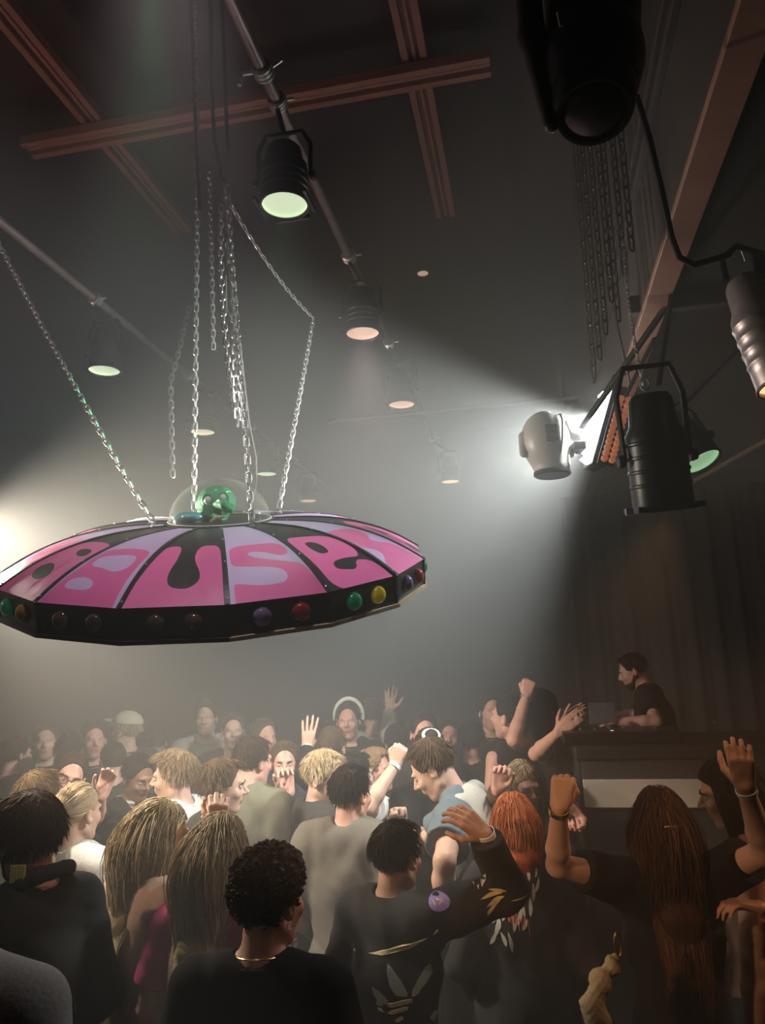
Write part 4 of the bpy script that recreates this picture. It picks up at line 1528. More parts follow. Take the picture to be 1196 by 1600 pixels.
    if top:
        tm = top.get('mat', 'black')
        loose = top.get('loose', .013) * s
        hemz = top.get('hem', .86)
        ts = Shape()
        dn = RBL @ np.array([0, 0, -1.0])
        cut = [(U(0, 0, hemz), dn)]
        if top.get('low'):
            cut = cut + [(U(0, 0, top['low']), RBL @ np.array([0, 0, 1.0]))]
            ts.ell(U(0, 0, .97), np.array([.160, .112, .13]) * s * B, RBL, .05, cut)
            ts.ell(U(0, .003, 1.12), np.array([.142 * .9, .09, .15]) * s * B, RBL, .05, cut)
            ts.ell(U(0, 0, 1.30), np.array([.158 * q, .112 * q, .175]) * s * B, RBL, .05, cut)
        else:
            torso(ts, .05, cut)
        lng = top.get('sleeve', 'short')
        for side in arms:
            S, E, Wp, hdir, n, pose = arms[side]
            f = {'short': .68, 'cap': .35, 'none': 0.0, 'long': 1.0, 'three': 1.0}[lng]
            if f <= 0:
                continue
            ad = unit(E - S)
            if f < 1:
                Cp = S + (E - S) * f
                ts.cap(S, S + (E - S) * (f + .15), .062 * s * q, (.058 if m else .05) * s, k=.03, cuts=[(Cp, ad)])
            else:
                ts.cap(S, E, .058 * s * q, .047 * s * q, k=.03)
                wf = .97 if lng == 'long' else .45
                Cp = E + (Wp - E) * wf
                ts.cap(E, E + (Wp - E) * (wf + .1), .047 * s * q, .034 * s * q, k=.02, cuts=[(Cp, unit(Wp - E))])
        if not top.get('low'):
            nr = top.get('neck', .060)
            ts.cap(U(0, -.012, 1.505), H(0, -.01, .02), nr * s, (nr + .02) * s, k=.004, neg=True)
            ts.ell(U(0, .05, 1.50), np.array([.06, .06, .035]) * s, RBL, .004, neg=True)
        g = ts.build(top.get('name', 'shirt'), CL[tm], e, vox, infl=loose, noise=wrinkle(top.get('wr', .0045)))
        garm['top'] = g
        if top.get('collar'):
            mb = MB()
            P = [U(.072 * math.sin(a), -.012 + .075 * math.cos(a), 1.515 + .012 * -math.cos(a)) for a in np.linspace(.5, 6.28 - .5, 20)]
            mb.tube(P, .012 * s, 8)
            mb.build('collar', CL[top['collar']], e)
        elif not top.get('low'):
            P = [U((top.get('neck', .060) + .006) * math.sin(a), -.010 + .070 * math.cos(a), 1.492 - .016 * math.cos(a)) for a in np.linspace(0, 6.28, 28, endpoint=False)]
            MB().tube(P, .0065 * s, 6, closed=True).build('collar', CL[tm], e)
    bs = Shape()
    cb_ = [(U(0, 0, 1.02), RBL @ np.array([0, 0, 1.0]))]
    bs.ell(U(0, 0, .97), np.array([.160, .112, .13]) * s * B, RBL, .05, cb_)
    for g in (-1, 1):
        bs.cap(LW(g * .09, 0, .93), LW(g * .10, .015, .50), .090 * s, .065 * s, k=.04)
        bs.cap(LW(g * .10, .015, .50), LW(g * .105, -.02, .06), .064 * s, .055 * s, k=.02, cuts=[(LW(0, 0, .08), np.array([0, 0, -1.0]))])
    bs.build('trousers', CL[bottom], e, max(vox, .010), infl=.008)
    # ---- hair
    if hair:
        style, hcol = hair[0], hair[1]
        sc = hair[2] if len(hair) > 2 else 1.0
        hm = HAIRS[hcol]
        hs = Shape()
        thick = {'short': .004, 'curly': .012, 'wavy': .006, 'long': .003, 'bun': .003, 'pony': .003, 'fluffy': .008, 'buzz': .003}[style]
        hs.ell(H(*HC_), (HR_ + thick - .002) * s, RH, .02)
        if style == 'curly':
            hs.ell(H(0, .01, .065), np.array([.078, .090, .072]) * s, RH, .02)
        longl = 0
        if style == 'long':
            longl = .42 * sc
            dirdn = unit(np.array([0, 0, -1.0]) + (RB0 @ np.array([0, -1.0, 0])) * .12)
            c0 = H(0, -.06, -.01)
            hs.ell(H(0, -.035, -.03), np.array([.076, .078, .10]) * s, RH, .03)
            c1 = c0 + dirdn * longl * .55 * s
            c2 = c0 + dirdn * longl * .9 * s
            for g in (-1, 0, 1):
                sd = RB0 @ np.array([g * .028, 0, 0]) * s
                hs.cap(c0 + sd, c1 + sd * 1.1 + (RB0 @ np.array([0, -.04, 0])) * s, .040 * s, .032 * s, k=.03)
                hs.cap(c1 + sd * 1.2 + (RB0 @ np.array([0, -.04, 0])) * s, c2 + sd * .9 + (RB0 @ np.array([0, -.03, 0])) * s, .036 * s, .012 * s, k=.03)
        if style == 'pony':
            hs.cap(H(0, -.10, .0), H(0, -.135, -.03), .030 * s, .028 * s, k=.02)
            hs.cap(H(0, -.135, -.03), H(.01, -.12, -.17), .028 * s, .014 * s, k=.01)
        if style == 'bun':
            hs.ell(H(0, -.095, .07), np.array([.035, .032, .035]) * s, RH, .01)
        # open the face, ears, nape
        hs.ell(H(0, .118, -.030), np.array([.090, .102, .125]) * s, RH, .010, neg=True)
        if style != 'long':
            for g in (-1, 1):
                hs.ell(H(g * .090, .030, -.060), np.array([.046, .062, .078]) * s, RH, .008, neg=True)
            nz = -.085 if style != 'curly' else -.115
            ext = [(H(0, -.05, nz), RH @ unit(np.array([0, .35, -1.0])))]
            if style in ('pony',):
                ext = None
        else:
            ext = None
        sfr = rng.uniform(0, 6)

        def hn(X, Y_, Z):
            amp = {'curly': .006, 'fluffy': .0006, 'wavy': .0005, 'short': .0004}.get(style, .0006)
            if style == 'curly':
                return amp * (np.sin(X * 170 + 2 * np.sin(Z * 90 + sfr)) * np.sin(Z * 160 + 2 * np.sin(Y_ * 90)) + .5 * np.sin(Y_ * 190 + X * 60))
            return amp * np.sin(X * 230 + Y_ * 190 + 3 * np.sin(Z * 24 + sfr) + 2 * np.sin(Z * 11))
        pts, quads = hs.mesh(max(vox * .9, .005), 0.0, hn, ext)
        mi = np.zeros(len(quads), int)
        # strands
        dens = 1.0 if Y < 3 else .75 if Y < 4.35 else .4
        bodycol = [(U(0, 0, 1.28), np.array([.175, .135, .20]) * s, RBL), (U(0, -.01, 1.44), np.array([sw + .045, .085, .075]) * s, RBL)]
        if style in ('short', 'fluffy', 'wavy', 'buzz'):
            N = int({'short': 1700, 'fluffy': 1700, 'wavy': 1700, 'buzz': 500}[style] * dens)
            rt = scalp_roots(rng, N)
            crown = np.array([0, -.06, .12])
            dd = rt - crown
            dd = unit_rows(dd) + unit_rows(rt - HC_) * {'short': .35, 'fluffy': .6, 'wavy': .35, 'buzz': .1}[style]
            dd[:, 1] += .25 * (rt[:, 2] > .07)
            dd[:, 2] += .7 * (rt[:, 1] > .03)
            ln = rng.uniform(.6, 1.2, N) * {'short': .036, 'fluffy': .055, 'wavy': .060, 'buzz': .010}[style] * sc
            ln = ln * np.where(rt[:, 2] < 0.02, .35 if style != 'wavy' else .8, 1.0)
            P = grow(rng, rt, dd, ln, 7, hc, RH, s, grav=.12, lift={'short': .4, 'fluffy': .9, 'wavy': .5, 'buzz': .1}[style], wav=.35 if style == 'wavy' else .2 if style == 'fluffy' else .12, cfreq=1.1)
            rad = rng.uniform(.0009, .0018, N) * s
        elif style == 'curly':
            N = int(1500 * dens)
            rt = scalp_roots(rng, N, nape=-.1)
            dd = unit_rows(rt - HC_) * .55 + rng.normal(0, .6, (N, 3))
            P = grow(rng, rt, dd, rng.uniform(.014, .028, N) * sc, 12, hc, RH, s, grav=.06, lift=.5, curl=.0065, cfreq=1.7)
            rad = rng.uniform(.0022, .0040, N) * s
        elif style in ('long',):
            N = int(1700 * dens)
            rt = scalp_roots(rng, N, nape=-.03)
            part = np.array([0, .02, .13])
            dd = rt - part
            dd[:, 1] -= .03
            dd[:, 2] -= .02
            ln = rng.uniform(.75, 1.05, N) * (longl + .16)
            P = grow(rng, rt, unit_rows(dd), ln, 18, hc, RH, s, grav=.22, lift=.6, wav=.24, cfreq=.75, body=bodycol, jit=.20, flow=lambda p: np.stack([-np.sign(p[:, 0]) * np.maximum(np.abs(p[:, 0]) - .062, 0) * 14 * (p[:, 2] < .02), -(p[:, 1] + .05) * 5 * (p[:, 2] < 0.0), 0 * p[:, 0]], 1))
            rad = rng.uniform(.0009, .0019, N) * s
        else:
            N = int(420 * dens)
            rt = scalp_roots(rng, N)
            tie = np.array([0, -.115, .0]) if style == 'pony' else np.array([0, -.10, .07])
            dd = tie - rt
            P = grow(rng, rt, dd, np.linalg.norm(tie - rt, axis=1) * 1.15, 8, hc, RH, s, lift=.3, jit=.03, flow=lambda p: unit_rows(tie - p))
            rad = rng.uniform(.0015, .0026, N) * s
            if style == 'pony':
                n2 = int(120 * dens)
                r2 = tie + rng.normal(0, .012, (n2, 3))
                d2 = np.tile(np.array([0, -.6, .1]), (n2, 1)) + rng.normal(0, .25, (n2, 3))
                P2 = grow(rng, r2, d2, rng.uniform(.12, .24, n2) * sc, 8, hc, RH, s, grav=.35, wav=.3, cfreq=1.0, body=bodycol)
                P = np.concatenate([P, P2])
                rad = np.concatenate([rad, rng.uniform(.0018, .003, n2) * s])
        V, Fq, sid = tube_strands(P, rad)
        smi = rng.randint(0, 3, len(P))[sid]
        allv = np.concatenate([pts, V])
        allf = np.concatenate([quads, Fq + len(pts)])
        link_mesh('hair', allv, allf, hm, e, np.concatenate([mi, smi]), True)
    info = dict(e=e, U=U, H=H, LW=LW, s=s, arms=arms, garm=garm, RBL=RBL, RH=RH, RB0=RB0, hc=hc, b=b, vox=vox)
    if extra:
        extra(info)
    PEOPLE.append(info)
    return info


def wristband(info, side, mname='band_white', w=.014, f=.93, name='wristband', r=.031):
    S, E, Wp, hdir, n, pose = info['arms'][side]
    d = unit(Wp - E)
    c = E + (Wp - E) * f
    R = frame_z(d, (0, 1, 0.2))
    s = info['s']
    MB().lathe([(r * s, -w / 2), (r * s + .0025, -w / 2), (r * s + .0025, w / 2), (r * s, w / 2)], c, R, 24, caps=False).build(name, M[mname] if mname in M else CL[mname], info['e'])


def decal(info, polys, mname, origin, ux, uy, direction, name='printed_motif', off=.003, res=.02, garment='top'):
    """project flat outlines on the garment along `direction` and lay them 3 mm over it"""
    ob = info['garm'][garment]
    me = ob.data
    mw = ob.matrix_world
    bpy.context.view_layer.update()
    mw = ob.matrix_world
    vs_ = [mw @ v.co for v in me.vertices]
    bv = BVHTree.FromPolygons(vs_, [tuple(p.vertices) for p in me.polygons])
    origin, ux, uy, dr = (np.asarray(q, float) for q in (origin, ux, uy, unit(direction)))
    mb = MB()
    for P in polys:
        P = np.asarray(P, float)
        lo, hi = P.min(0), P.max(0)
        grid = [(x, y) for x in np.arange(lo[0], hi[0], res) for y in np.arange(lo[1], hi[1], res) if inside(P, x, y)]

        def mp(u, v):
            o = origin + ux * u + uy * v - dr * .35
            h = bv.ray_cast(Vector(o), Vector(dr), 1.2)
            if h[0] is None:
                return None
            return np.array(h[0]) - dr * off
        V, E = [Vector((float(a), float(b_))) for a, b_ in P], [(i, (i + 1) % len(P)) for i in range(len(P))]
        V += [Vector(g) for g in grid]
        r = geometry.delaunay_2d_cdt(V, E, [], 1, 1e-6, False)
        pts = [mp(v.x, v.y) for v in r[0]]
        fs = [f for f in r[2] if all(pts[i] is not None for i in f)]
        used = sorted({i for f in fs for i in f})
        ix = {i: j for j, i in enumerate(used)}
        mb.add([pts[i] for i in used], [tuple(ix[i] for i in f) for f in fs])
    if mb.v:
        return mb.build(name, CL[mname], info['e'], smooth=True)


def px_poly(info_Y, pts, cx, cy):
    """photo pixels to metres around (cx, cy) at distance info_Y"""
    k = info_Y / F_PX
    return [((x - cx) * k, -(y - cy) * k) for x, y in pts]

# ---- extras worn by single people
def spectacles(i):
    H, s = i['H'], i['s']
    mb = MB()
    for g in (-1, 1):
        mb.tube([H(g * .033 + .022 * math.cos(a), .101, .002 + .019 * math.sin(a)) for a in np.linspace(0, 6.283, 18, endpoint=False)], .0022 * s, 5, closed=True)
        mb.tube([H(g * .055, .098, .006), H(g * .076, .06, .004), H(g * .078, .0, .002)], .0018 * s, 5)
    mb.tube([H(-.011, .104, .004), H(.011, .104, .004)], .002 * s, 5)
    mb.build('spectacles', M['glass_frame'], i['e'])


def ex_curly(i):
    U, H, s = i['U'], i['H'], i['s']
    P = [U(.060 * math.sin(a), -.018 + .064 * math.cos(a), 1.525 - .01 * math.cos(a)) for a in np.linspace(0, 6.283, 40, endpoint=False)]
    MB().tube(P, .0028 * s, 6, closed=True).build('necklace', M['gold'], i['e'])
    c = H(.079, -.004, -.052)
    MB().tube([c + i['RH'] @ np.array([0, .009 * math.cos(a), .009 * math.sin(a)]) for a in np.linspace(0, 6.283, 14, endpoint=False)], .0013, 5, closed=True).build('earring', M['steel'], i['e'])


def ex_coat(i):
    U, s = i['U'], i['s']
    sh = Shape()
    P = [U(.085 * math.sin(a), -.015 + .088 * math.cos(a), 1.530 - .035 * math.cos(a)) for a in np.linspace(.7, 6.283 - .7, 12)]
    for a, b in zip(P[:-1], P[1:]):
        sh.cap(a, b, .020 * s, .020 * s, k=.01)
    sh.cap(P[0], U(.06, .15, 1.33), .020 * s, .014 * s, k=.01)
    sh.cap(P[-1], U(-.06, .15, 1.33), .020 * s, .014 * s, k=.01)
    sh.build('lapel', CL['charcoal'], i['e'], .007)
    MB().lathe([(.011, 0), (.011, .004), (.001, .005)], U(.10, -.02, 1.50) + np.array([0, -.06, 0]), frame_z((0, -1, .3)), 12).build('button', CL['black'], i['e'])
    beard(i)
    c = at(27, 1366, 2.36)
    mb = MB()
    for k in range(5):
        mb.box(c + np.array([(k - 2) * .009, 0, 0]), (.006, .004, .048))
    mb.box(c + np.array([0, .003, 0]), (.046, .003, .05))
    mb.build('striped_tab', CL['yellow'], i['e'], smooth=False)


def beard(i):
    s, H = i['s'], i['H']
    bsh = Shape()
    bsh.ell(H(0, .050, -.085), np.array([.042, .040, .045]) * s, i['RH'], .01)
    for g in (-1, 1):
        bsh.cap(H(g * .060, -.0, -.04), H(g * .03, .045, -.09), .019 * s, .02 * s, k=.02)
    bsh.ell(H(0, .10, -.045), np.array([.03, .03, .02]) * s, i['RH'], .01, neg=True)
    bsh.build('beard', HAIRS['darkbrown'][0], i['e'], .005)


def ex_strap(i):
    pts = [(.10 + .02 * math.sin(a * 2), y, z) for a, y, z in [(0, .12, 1.36), (.3, .09, 1.45), (.6, .03, 1.505), (.9, -.05, 1.50), (1.2, -.11, 1.42), (1.5, -.135, 1.30), (1.8, -.13, 1.18), (2.1, -.12, 1.05)]]
    U, s = i['U'], i['s']
    V, Fs = [], []
    P = [U(*p) for p in pts]
    sd = i['RB0'] @ np.array([1.0, 0, 0])
    for k, p in enumerate(P):
        V += [p - sd * .022, p + sd * .022]
    for k in range(len(P) - 1):
        Fs.append((2 * k, 2 * k + 1, 2 * k + 3, 2 * k + 2))
    o = link_mesh('bag_strap', V, Fs, CL['strap'], i['e'])
    m = o.modifiers.new('t', 'SOLIDIFY')
    m.thickness = .006
    m.offset = 0
    m = o.modifiers.new('s', 'SUBSURF')
    m.levels = m.render_levels = 2


def ex_draped(i):
    U, s, RBL = i['U'], i['s'], i['RBL']
    sh = Shape()
    sh.ell(U(-.02, -.080, 1.28), np.array([.160, .10, .26]) * s, RBL, .03)
    sh.cap(U(-.13, -.04, 1.47), U(.12, -.06, 1.48), .055 * s, .055 * s, k=.03)
    sh.cap(U(-.16, -.06, 1.42), U(-.15, -.10, 1.10), .050 * s, .045 * s, k=.03)
    sh.cap(U(-.10, -.11, 1.2), U(-.08, -.13, 1.0), .060 * s, .03 * s, k=.03)
    sh.cap(U(-.145, .03, 1.10), U(-.15, -.08, 1.16), .045 * s, .04 * s, k=.03)
    sh.build('draped_sweater', CL['lightgrey'], i['e'], .0065, noise=lambda X, Y, Z: .006 * np.sin(Z * 40 + X * 25 + 2 * np.sin(Y * 20)) * np.sin(X * 30 + Z * 8))


def ex_clip(i):
    H, s = i['H'], i['s']
    sh = Shape()
    for k in range(-2, 3):
        sh.cap(H(k * .008, -.150, .02), H(k * .009, -.146, -.012), .0045 * s, .0022 * s, k=.002)
    sh.cap(H(-.02, -.148, .022), H(.02, -.148, .022), .005 * s, .005 * s, k=.003)
    sh.build('hair_clip', M['gold'], i['e'], .002)


def ex_scrunchie(i):
    H = i['H']
    sh = Shape()
    c = np.array([0, -.088, .072])
    for a in np.linspace(0, 6.283, 14, endpoint=False):
        sh.ell(H(.036 * math.cos(a), c[1] + .020 * math.sin(a) + .0, c[2] + .026 * math.sin(a) + .004), .013, None, .006)
    sh.build('scrunchie', CL['white'], i['e'], .004)


def flame(x, y, L, w, a):
    """pointed leaf outline"""
    out = []
    for t in np.linspace(0, 1, 7):
        out.append((w * math.sin(math.pi * t) ** .8 * (1 - t * .5) + .2 * w * math.sin(4 * t), L * t))
    for t in np.linspace(1, 0, 7)[1:-1]:
        out.append((-w * math.sin(math.pi * t) ** .8 * (1 - t * .5) + .2 * w * math.sin(4 * t), L * t))
    ca, sa = math.cos(a), math.sin(a)
    return [(x + ca * u - sa * v, y + sa * u + ca * v) for u, v in out]


def ex_logo(i):
    s = i['s']
    Yd = 2.75
    cx, cy = 630, 1510
    o = at(cx, cy, Yd)
    ux, uy = np.array([1.0, 0.0, 0]), np.array([0, 0, 1.0])
    dr = np.array([0, 1.0, 0])
    T = lambda P: px_poly(Yd, P, cx, cy)
    # stroke over the motif
    decal(i, [T([(559, 1494), (600, 1484), (640, 1470), (680, 1450), (681, 1453), (642, 1475), (601, 1489), (560, 1497)])], 'printyellow', o, ux, uy, dr, 'printed_stroke')
    # three leaves
    decal(i, [T([(608, 1497), (614, 1502), (626, 1517), (635, 1533), (634, 1538), (618, 1536), (610, 1524), (607, 1508)]),
              T([(585, 1528), (598, 1534), (608, 1544), (607, 1549), (594, 1548), (588, 1540)]),
              T([(668, 1498), (671, 1510), (661, 1522), (646, 1535), (640, 1532), (650, 1516), (660, 1504)])], 'printgreen', o, ux, uy, dr, 'printed_leaf')
    # stripes across the foot of the leaves
    decal(i, [T([(590, 1548), (612, 1547), (641, 1540), (641, 1545), (613, 1552), (592, 1553)]), T([(592, 1556), (614, 1556), (636, 1550), (634, 1555), (612, 1561), (594, 1560)]),
              T([(616, 1567), (626, 1562), (629, 1566), (619, 1571)]),
              T([(640, 1535), (652, 1526), (650, 1533), (643, 1537)])], 'printyellow', o, ux, uy, dr, 'printed_stripe')
    decal(i, [T([(585, 1586), (590, 1584), (592, 1589), (587, 1591)]), T([(594, 1582), (600, 1581), (600, 1586), (595, 1587)]), T([(664, 1572), (672, 1566), (677, 1572), (670, 1580)]),
              T([(652, 1586), (666, 1578), (664, 1586), (654, 1592)]), T([(637, 1578), (643, 1574), (644, 1582), (639, 1583)]), T([(628, 1590), (636, 1587), (636, 1594), (629, 1597)]), T([(606, 1596), (624, 1592), (624, 1597), (608, 1600)])],
          'print', o, ux, uy, dr, 'printed_fragment')


def ex_sleeveprint(i):
    S, E, Wp, hd, n, pose = i['arms']['R']
    Yd = float(E[1])
    cx, cy = 775, 1385
    o = at(cx, cy, Yd)
    ux, uy, dr = np.array([1.0, 0, 0]), np.array([0, 0, 1.0]), np.array([0, 1.0, 0])
    T = lambda P: px_poly(Yd, P, cx, cy)
    k = Yd / F_PX
    fl = lambda L: [[((px - cx) * k, -(py - cy) * k) for px, py in [(x + u[0], y - u[1]) for u in flame(0, 0, ln, w, a)]] for x, y, ln, w, a in L]
    decal(i, fl([(781, 1384, 34, 3.6, 1.75), (783, 1389, 30, 3.6, 1.95), (778, 1393, 28, 3.2, 2.15), (772, 1397, 22, 3.0, 2.3), (786, 1382, 26, 3.0, 1.5), (790, 1396, 30, 1.6, -1.5)]), 'printyellow', o, ux, uy, dr, 'sleeve_flame', res=.012)
    decal(i, fl([(747, 1380, 26, 3.4, .1), (752, 1378, 22, 3.0, -.25), (742, 1376, 18, 2.6, .35)]), 'print', o, ux, uy, dr, 'sleeve_mark', res=.012)
    el = [(690 + 15 * math.cos(a), 1389 + 10 * math.sin(a)) for a in np.linspace(0, 6.283, 24, endpoint=False)]
    decal(i, [T(el)], 'printviolet', o, ux, uy, dr, 'shoulder_patch', res=.012)
    decal(i, fl([(684, 1393, 9, 1.2, .4), (689, 1392, 9, 1.2, -.5), (695, 1391, 8, 1.2, .3), (692, 1387, 8, 1.0, 1.3)]), 'peach', o, ux, uy, dr, 'patch_scribble', off=.0045, res=.012)
    ex_logo(i)


def ex_redprint(i):
    Yd = 3.05
    cx, cy = 810, 1420
    o = at(cx, cy, Yd)
    ux, uy, dr = np.array([1.0, 0, 0]), np.array([0, 0, 1.0]), np.array([0, 1.0, 0])
    k = Yd / F_PX
    rnd_ = random.Random(3)
    P = []
    for x, y, L, w, a in [(768, 1470, 24, 3.6, -.45), (775, 1458, 26, 3.8, -.25), (782, 1448, 24, 3.5, .1), (790, 1470, 22, 3.6, .3), (798, 1478, 30, 3.6, .15), (801, 1450, 25, 3.5, -.2), (808, 1440, 24, 3.4, -.3),
                          (813, 1448, 18, 3.2, -.5), (818, 1430, 22, 3.6, .25), (826, 1430, 26, 3.6, -.1), (822, 1408, 22, 3.4, .3), (832, 1412, 26, 3.4, -.1), (836, 1400, 22, 3.0, -.35), (829, 1385, 24, 3.2, .05), (838, 1380, 16, 2.6, -.3),
                          (770, 1440, 14, 2.6, -.8), (786, 1436, 16, 2.6, -.5), (816, 1398, 16, 2.8, .5)]:
        P.append([((px - cx) * k, -(py - cy) * k) for px, py in [(x + u[0], y - u[1]) for u in flame(0, 0, L, w, a)]])
    for q in range(0, len(P), 3):
        decal(i, P[q:q + 3], 'print', o, ux, uy, dr, 'printed_flame', res=.012)


def ex_blondprint(i):
    Yd = float(i['hc'][1])
    cx, cy = 505, 1320
    o = at(cx, cy, Yd)
    ux, uy, dr = np.array([1.0, 0, 0]), np.array([0, 0, 1.0]), np.array([0, 1.0, 0])
    T = lambda P: px_poly(Yd, P, cx, cy)
    decal(i, [T([(487, 1298), (511, 1290), (511, 1305), (500, 1320), (493, 1352), (488, 1352)])], 'red', o, ux, uy, dr, 'printed_panel')
    decal(i, [T([(483, 1300), (487, 1299), (488, 1352), (484, 1352)]), T([(503, 1302), (508, 1296), (509, 1302), (502, 1312), (498, 1316)])], 'printblue', o, ux, uy, dr, 'printed_letters')


def ex_cap(i):
    H, s = i['H'], i['s']
    sh = Shape()
    sh.ell(H(0, -.01, .055), np.array([.094, .110, .085]) * s, i['RH'], .01, cuts=[(H(0, 0, .055), i['RH'] @ np.array([0, 0, -1.0]))])
    sh.ell(H(0, .12, .062), np.array([.065, .065, .008]) * s, i['RH'], .01)
    sh.build('cap', CL['cream'], i['e'], .008)


def ex_headband(i):
    H, s = i['H'], i['s']
    MB().tube([H(.093 * math.cos(a), -.012, .036 + .106 * math.sin(a)) for a in np.linspace(-.3, math.pi + .3, 20)], .014 * s, 8).build('headband', CL['white'], i['e'])


def ex_ring(i):
    pass


# ================================================================== the crowd, nearest first
person('man with dark curly hair and gold neck chain, nearest at bottom centre', 422, 1404, 2.18, yaw=8, head=(28, 4, 0),
       top=dict(mat='black', sleeve='short', neck=.062), hair=('curly', 'darkbrown', 1.0), extra=ex_curly, sk='rosy', vox=.005)
person('bearded man in a dark grey coat with raised collar at the left edge', 44, 1306, 2.50, yaw=-64, head=(14, 8, 0), build=.92,
       top=dict(mat='coat', sleeve='long', name='coat', hem=.55, loose=.018, neck=.066, wr=.006), hair=('wavy', 'brown', .9), extra=ex_coat, sk='rosy')
person('person in a fuzzy grey sweater, only the shoulder showing at the bottom left corner', -105, 1350, 1.52, yaw=10, build=1.1,
       top=dict(mat='greywool', sleeve='long', name='sweater', loose=.024), hair=('short', 'darkbrown'))
i19 = person('man in a black sweatshirt with three-leaf motif on the back, bent arm raised', 620, 1337, 2.85, yaw=38, head=(0, 2, 0), build=.97,
             R=('px', 790, 1396, 1, 760, 1306, -1, 'relaxed', (708, 1262), (.1, .75, -.65)), top=dict(mat='softblack', sleeve='long', name='sweatshirt', loose=.024, hem=.84, wr=.0075),
             hair=('short', 'black', 1.1), sk='tan', extra=ex_sleeveprint, vox=.005)
wristband(i19, 'R', w=.022, f=1.02)
i25 = person('woman in black with very long dark hair and both arms raised', 1033, 1288, 2.80, yaw=0, sex='f', head=(6, 0, 0),
             L=('px', 872, 1352, -1, 874, 1262, -1, 'fist', (882, 1215), -1), R=('px', 1196, 1330, -1, 1166, 1232, -1, 'relaxed', (1158, 1190), -1),
             top=dict(mat='black', sleeve='short', loose=.020), hair=('long', 'chestnut', 1.08), sk='fair', extra=ex_clip)
wristband(i25, 'L', 'gold', .020, .96, 'bracelet', r=.029)
wristband(i25, 'R', w=.016, f=.97, r=.029)
person('woman with dark hair over her face and bare lit shoulder at the right edge', 1140, 1238, 3.05, yaw=-62, head=(-5, 14, 0), sex='f', face=True, L=('rel', (-.23, .02, 1.1), (-.24, .04, .9), 'relaxed'),
       top=dict(mat='brown', sleeve='none', low=1.36, name='strapless_top'), hair=('long', 'black', .55), sk='tan')
person('person in a brown top at the lower right edge, one hand held out', 1262, 1330, 3.1, yaw=-40, sex='f',
       L=('px', 1225, 1440, -1, 1188, 1418, -1, 'relaxed', (1160, 1412), 2), top=dict(mat='brown', sleeve='short'), hair=('long', 'black', .6), sk='rosy')
i12 = person('woman with long dark blond hair and magenta top, behind the curly-haired man', 345, 1330, 2.75, yaw=12, head=(14, 6, 0), sex='f',
             top=dict(mat='magenta', sleeve='short'), hair=('long', 'darkblond', 1.15))
i11 = person('woman with long bright blond hair in a peach top, hand lifted with curled fingers', 250, 1306, 2.90, yaw=42, head=(30, 8, 0), sex='f', face=True,
             R=('px', 318, 1358, 1, 340, 1296, -1, 'claw', (342, 1255), -1), top=dict(mat='peach', sleeve='long', loose=.018, wr=.007), hair=('long', 'blond', 1.1))
i17 = person('man in a loose grey t-shirt, black swept hair, back to the camera at centre', 549, 1240, 3.62, yaw=16, head=(24, 4, 0), build=1.0,
             top=dict(mat='grey', sleeve='short', loose=.028, wr=.0055, hem=.80), hair=('wavy', 'black', .6), sk='rosy')
i4 = person('woman in a white t-shirt with pale bag strap and low blond ponytail', 122, 1270, 3.45, yaw=14, head=(14, 2, 0), sex='f', build=1.06,
            top=dict(mat='white', sleeve='short', loose=.024, wr=.007), hair=('pony', 'blond', .8), extra=ex_strap, sk='fair')
i21 = person('woman with bright red hair and black hoodie printed with pale flames', 804, 1288, 3.20, yaw=4, head=(-4, 2, 0), sex='f', build=1.1,
             top=dict(mat='softblack', sleeve='long', loose=.026, name='hoodie', collar='softblack', wr=.007), hair=('long', 'red', .42), extra=ex_redprint)
i20 = person('man in a blue-grey t-shirt bending forward with a light sweater over his back', 678, 1200, 3.72, yaw=-74, lean=16, head=(0, 34, 0), face=True,
             L=('px', 695, 1345, -1, 690, 1440, 1, 'relaxed'), R=('px', 655, 1322, 1, 662, 1278, 1, 'claw', (668, 1245), 0),
             top=dict(mat='bluegrey', sleeve='short', loose=.022, wr=.006), hair=('short', 'brown', 1.15), extra=ex_draped)
i16 = person('smiling man with bleached curly hair and dark printed t-shirt, looking right', 507, 1214, 4.0, yaw=70, head=(42, 12, 4), face='smile', build=1.05,
             top=dict(mat='charcoal', sleeve='short', loose=.024), hair=('fluffy', 'blond', .8), extra=ex_blondprint)
i18 = person('person in a white t-shirt behind the grey-shirted man, fist raised with a wristband', 556, 1212, 4.3, yaw=20, head=(30, 0, 0),
             R=('px', 574, 1262, -1, 618, 1196, 1, 'fist', (629, 1158), -1), top=dict(mat='white', sleeve='short', loose=.02), hair=('short', 'black', 1.0))
wristband(i18, 'R', w=.018, f=.98)
i22 = person('woman with spectacles facing the camera behind the red-haired woman', 820, 1228, 4.0, yaw=172, head=(-6, 8, 6), sex='f', face=True,
             R=('px', 772, 1285, -1, 777, 1236, -1, 'claw', (784, 1205), 1), L=('px', 872, 1305, -1, 892, 1262, -1, 'fist', (902, 1292), 1),
             top=dict(mat='brown', sleeve='long'), hair=('long', 'darkblond', .6), extra=spectacles, sk='rosy')
i9 = person('laughing man in a white t-shirt with tousled light brown hair, looking left', 272, 1213, 4.1, yaw=-68, head=(-26, 4, -4), face='smile',
            top=dict(mat='white', sleeve='short', loose=.02), hair=('fluffy', 'lightbrown', 1.15))
i10 = person('man in profile with wavy brown hair looking right, behind the lifted hand', 349, 1228, 3.8, yaw=60, head=(24, 4, 0), face=True,
             top=dict(mat='charcoal', sleeve='short'), hair=('wavy', 'brown', .95))
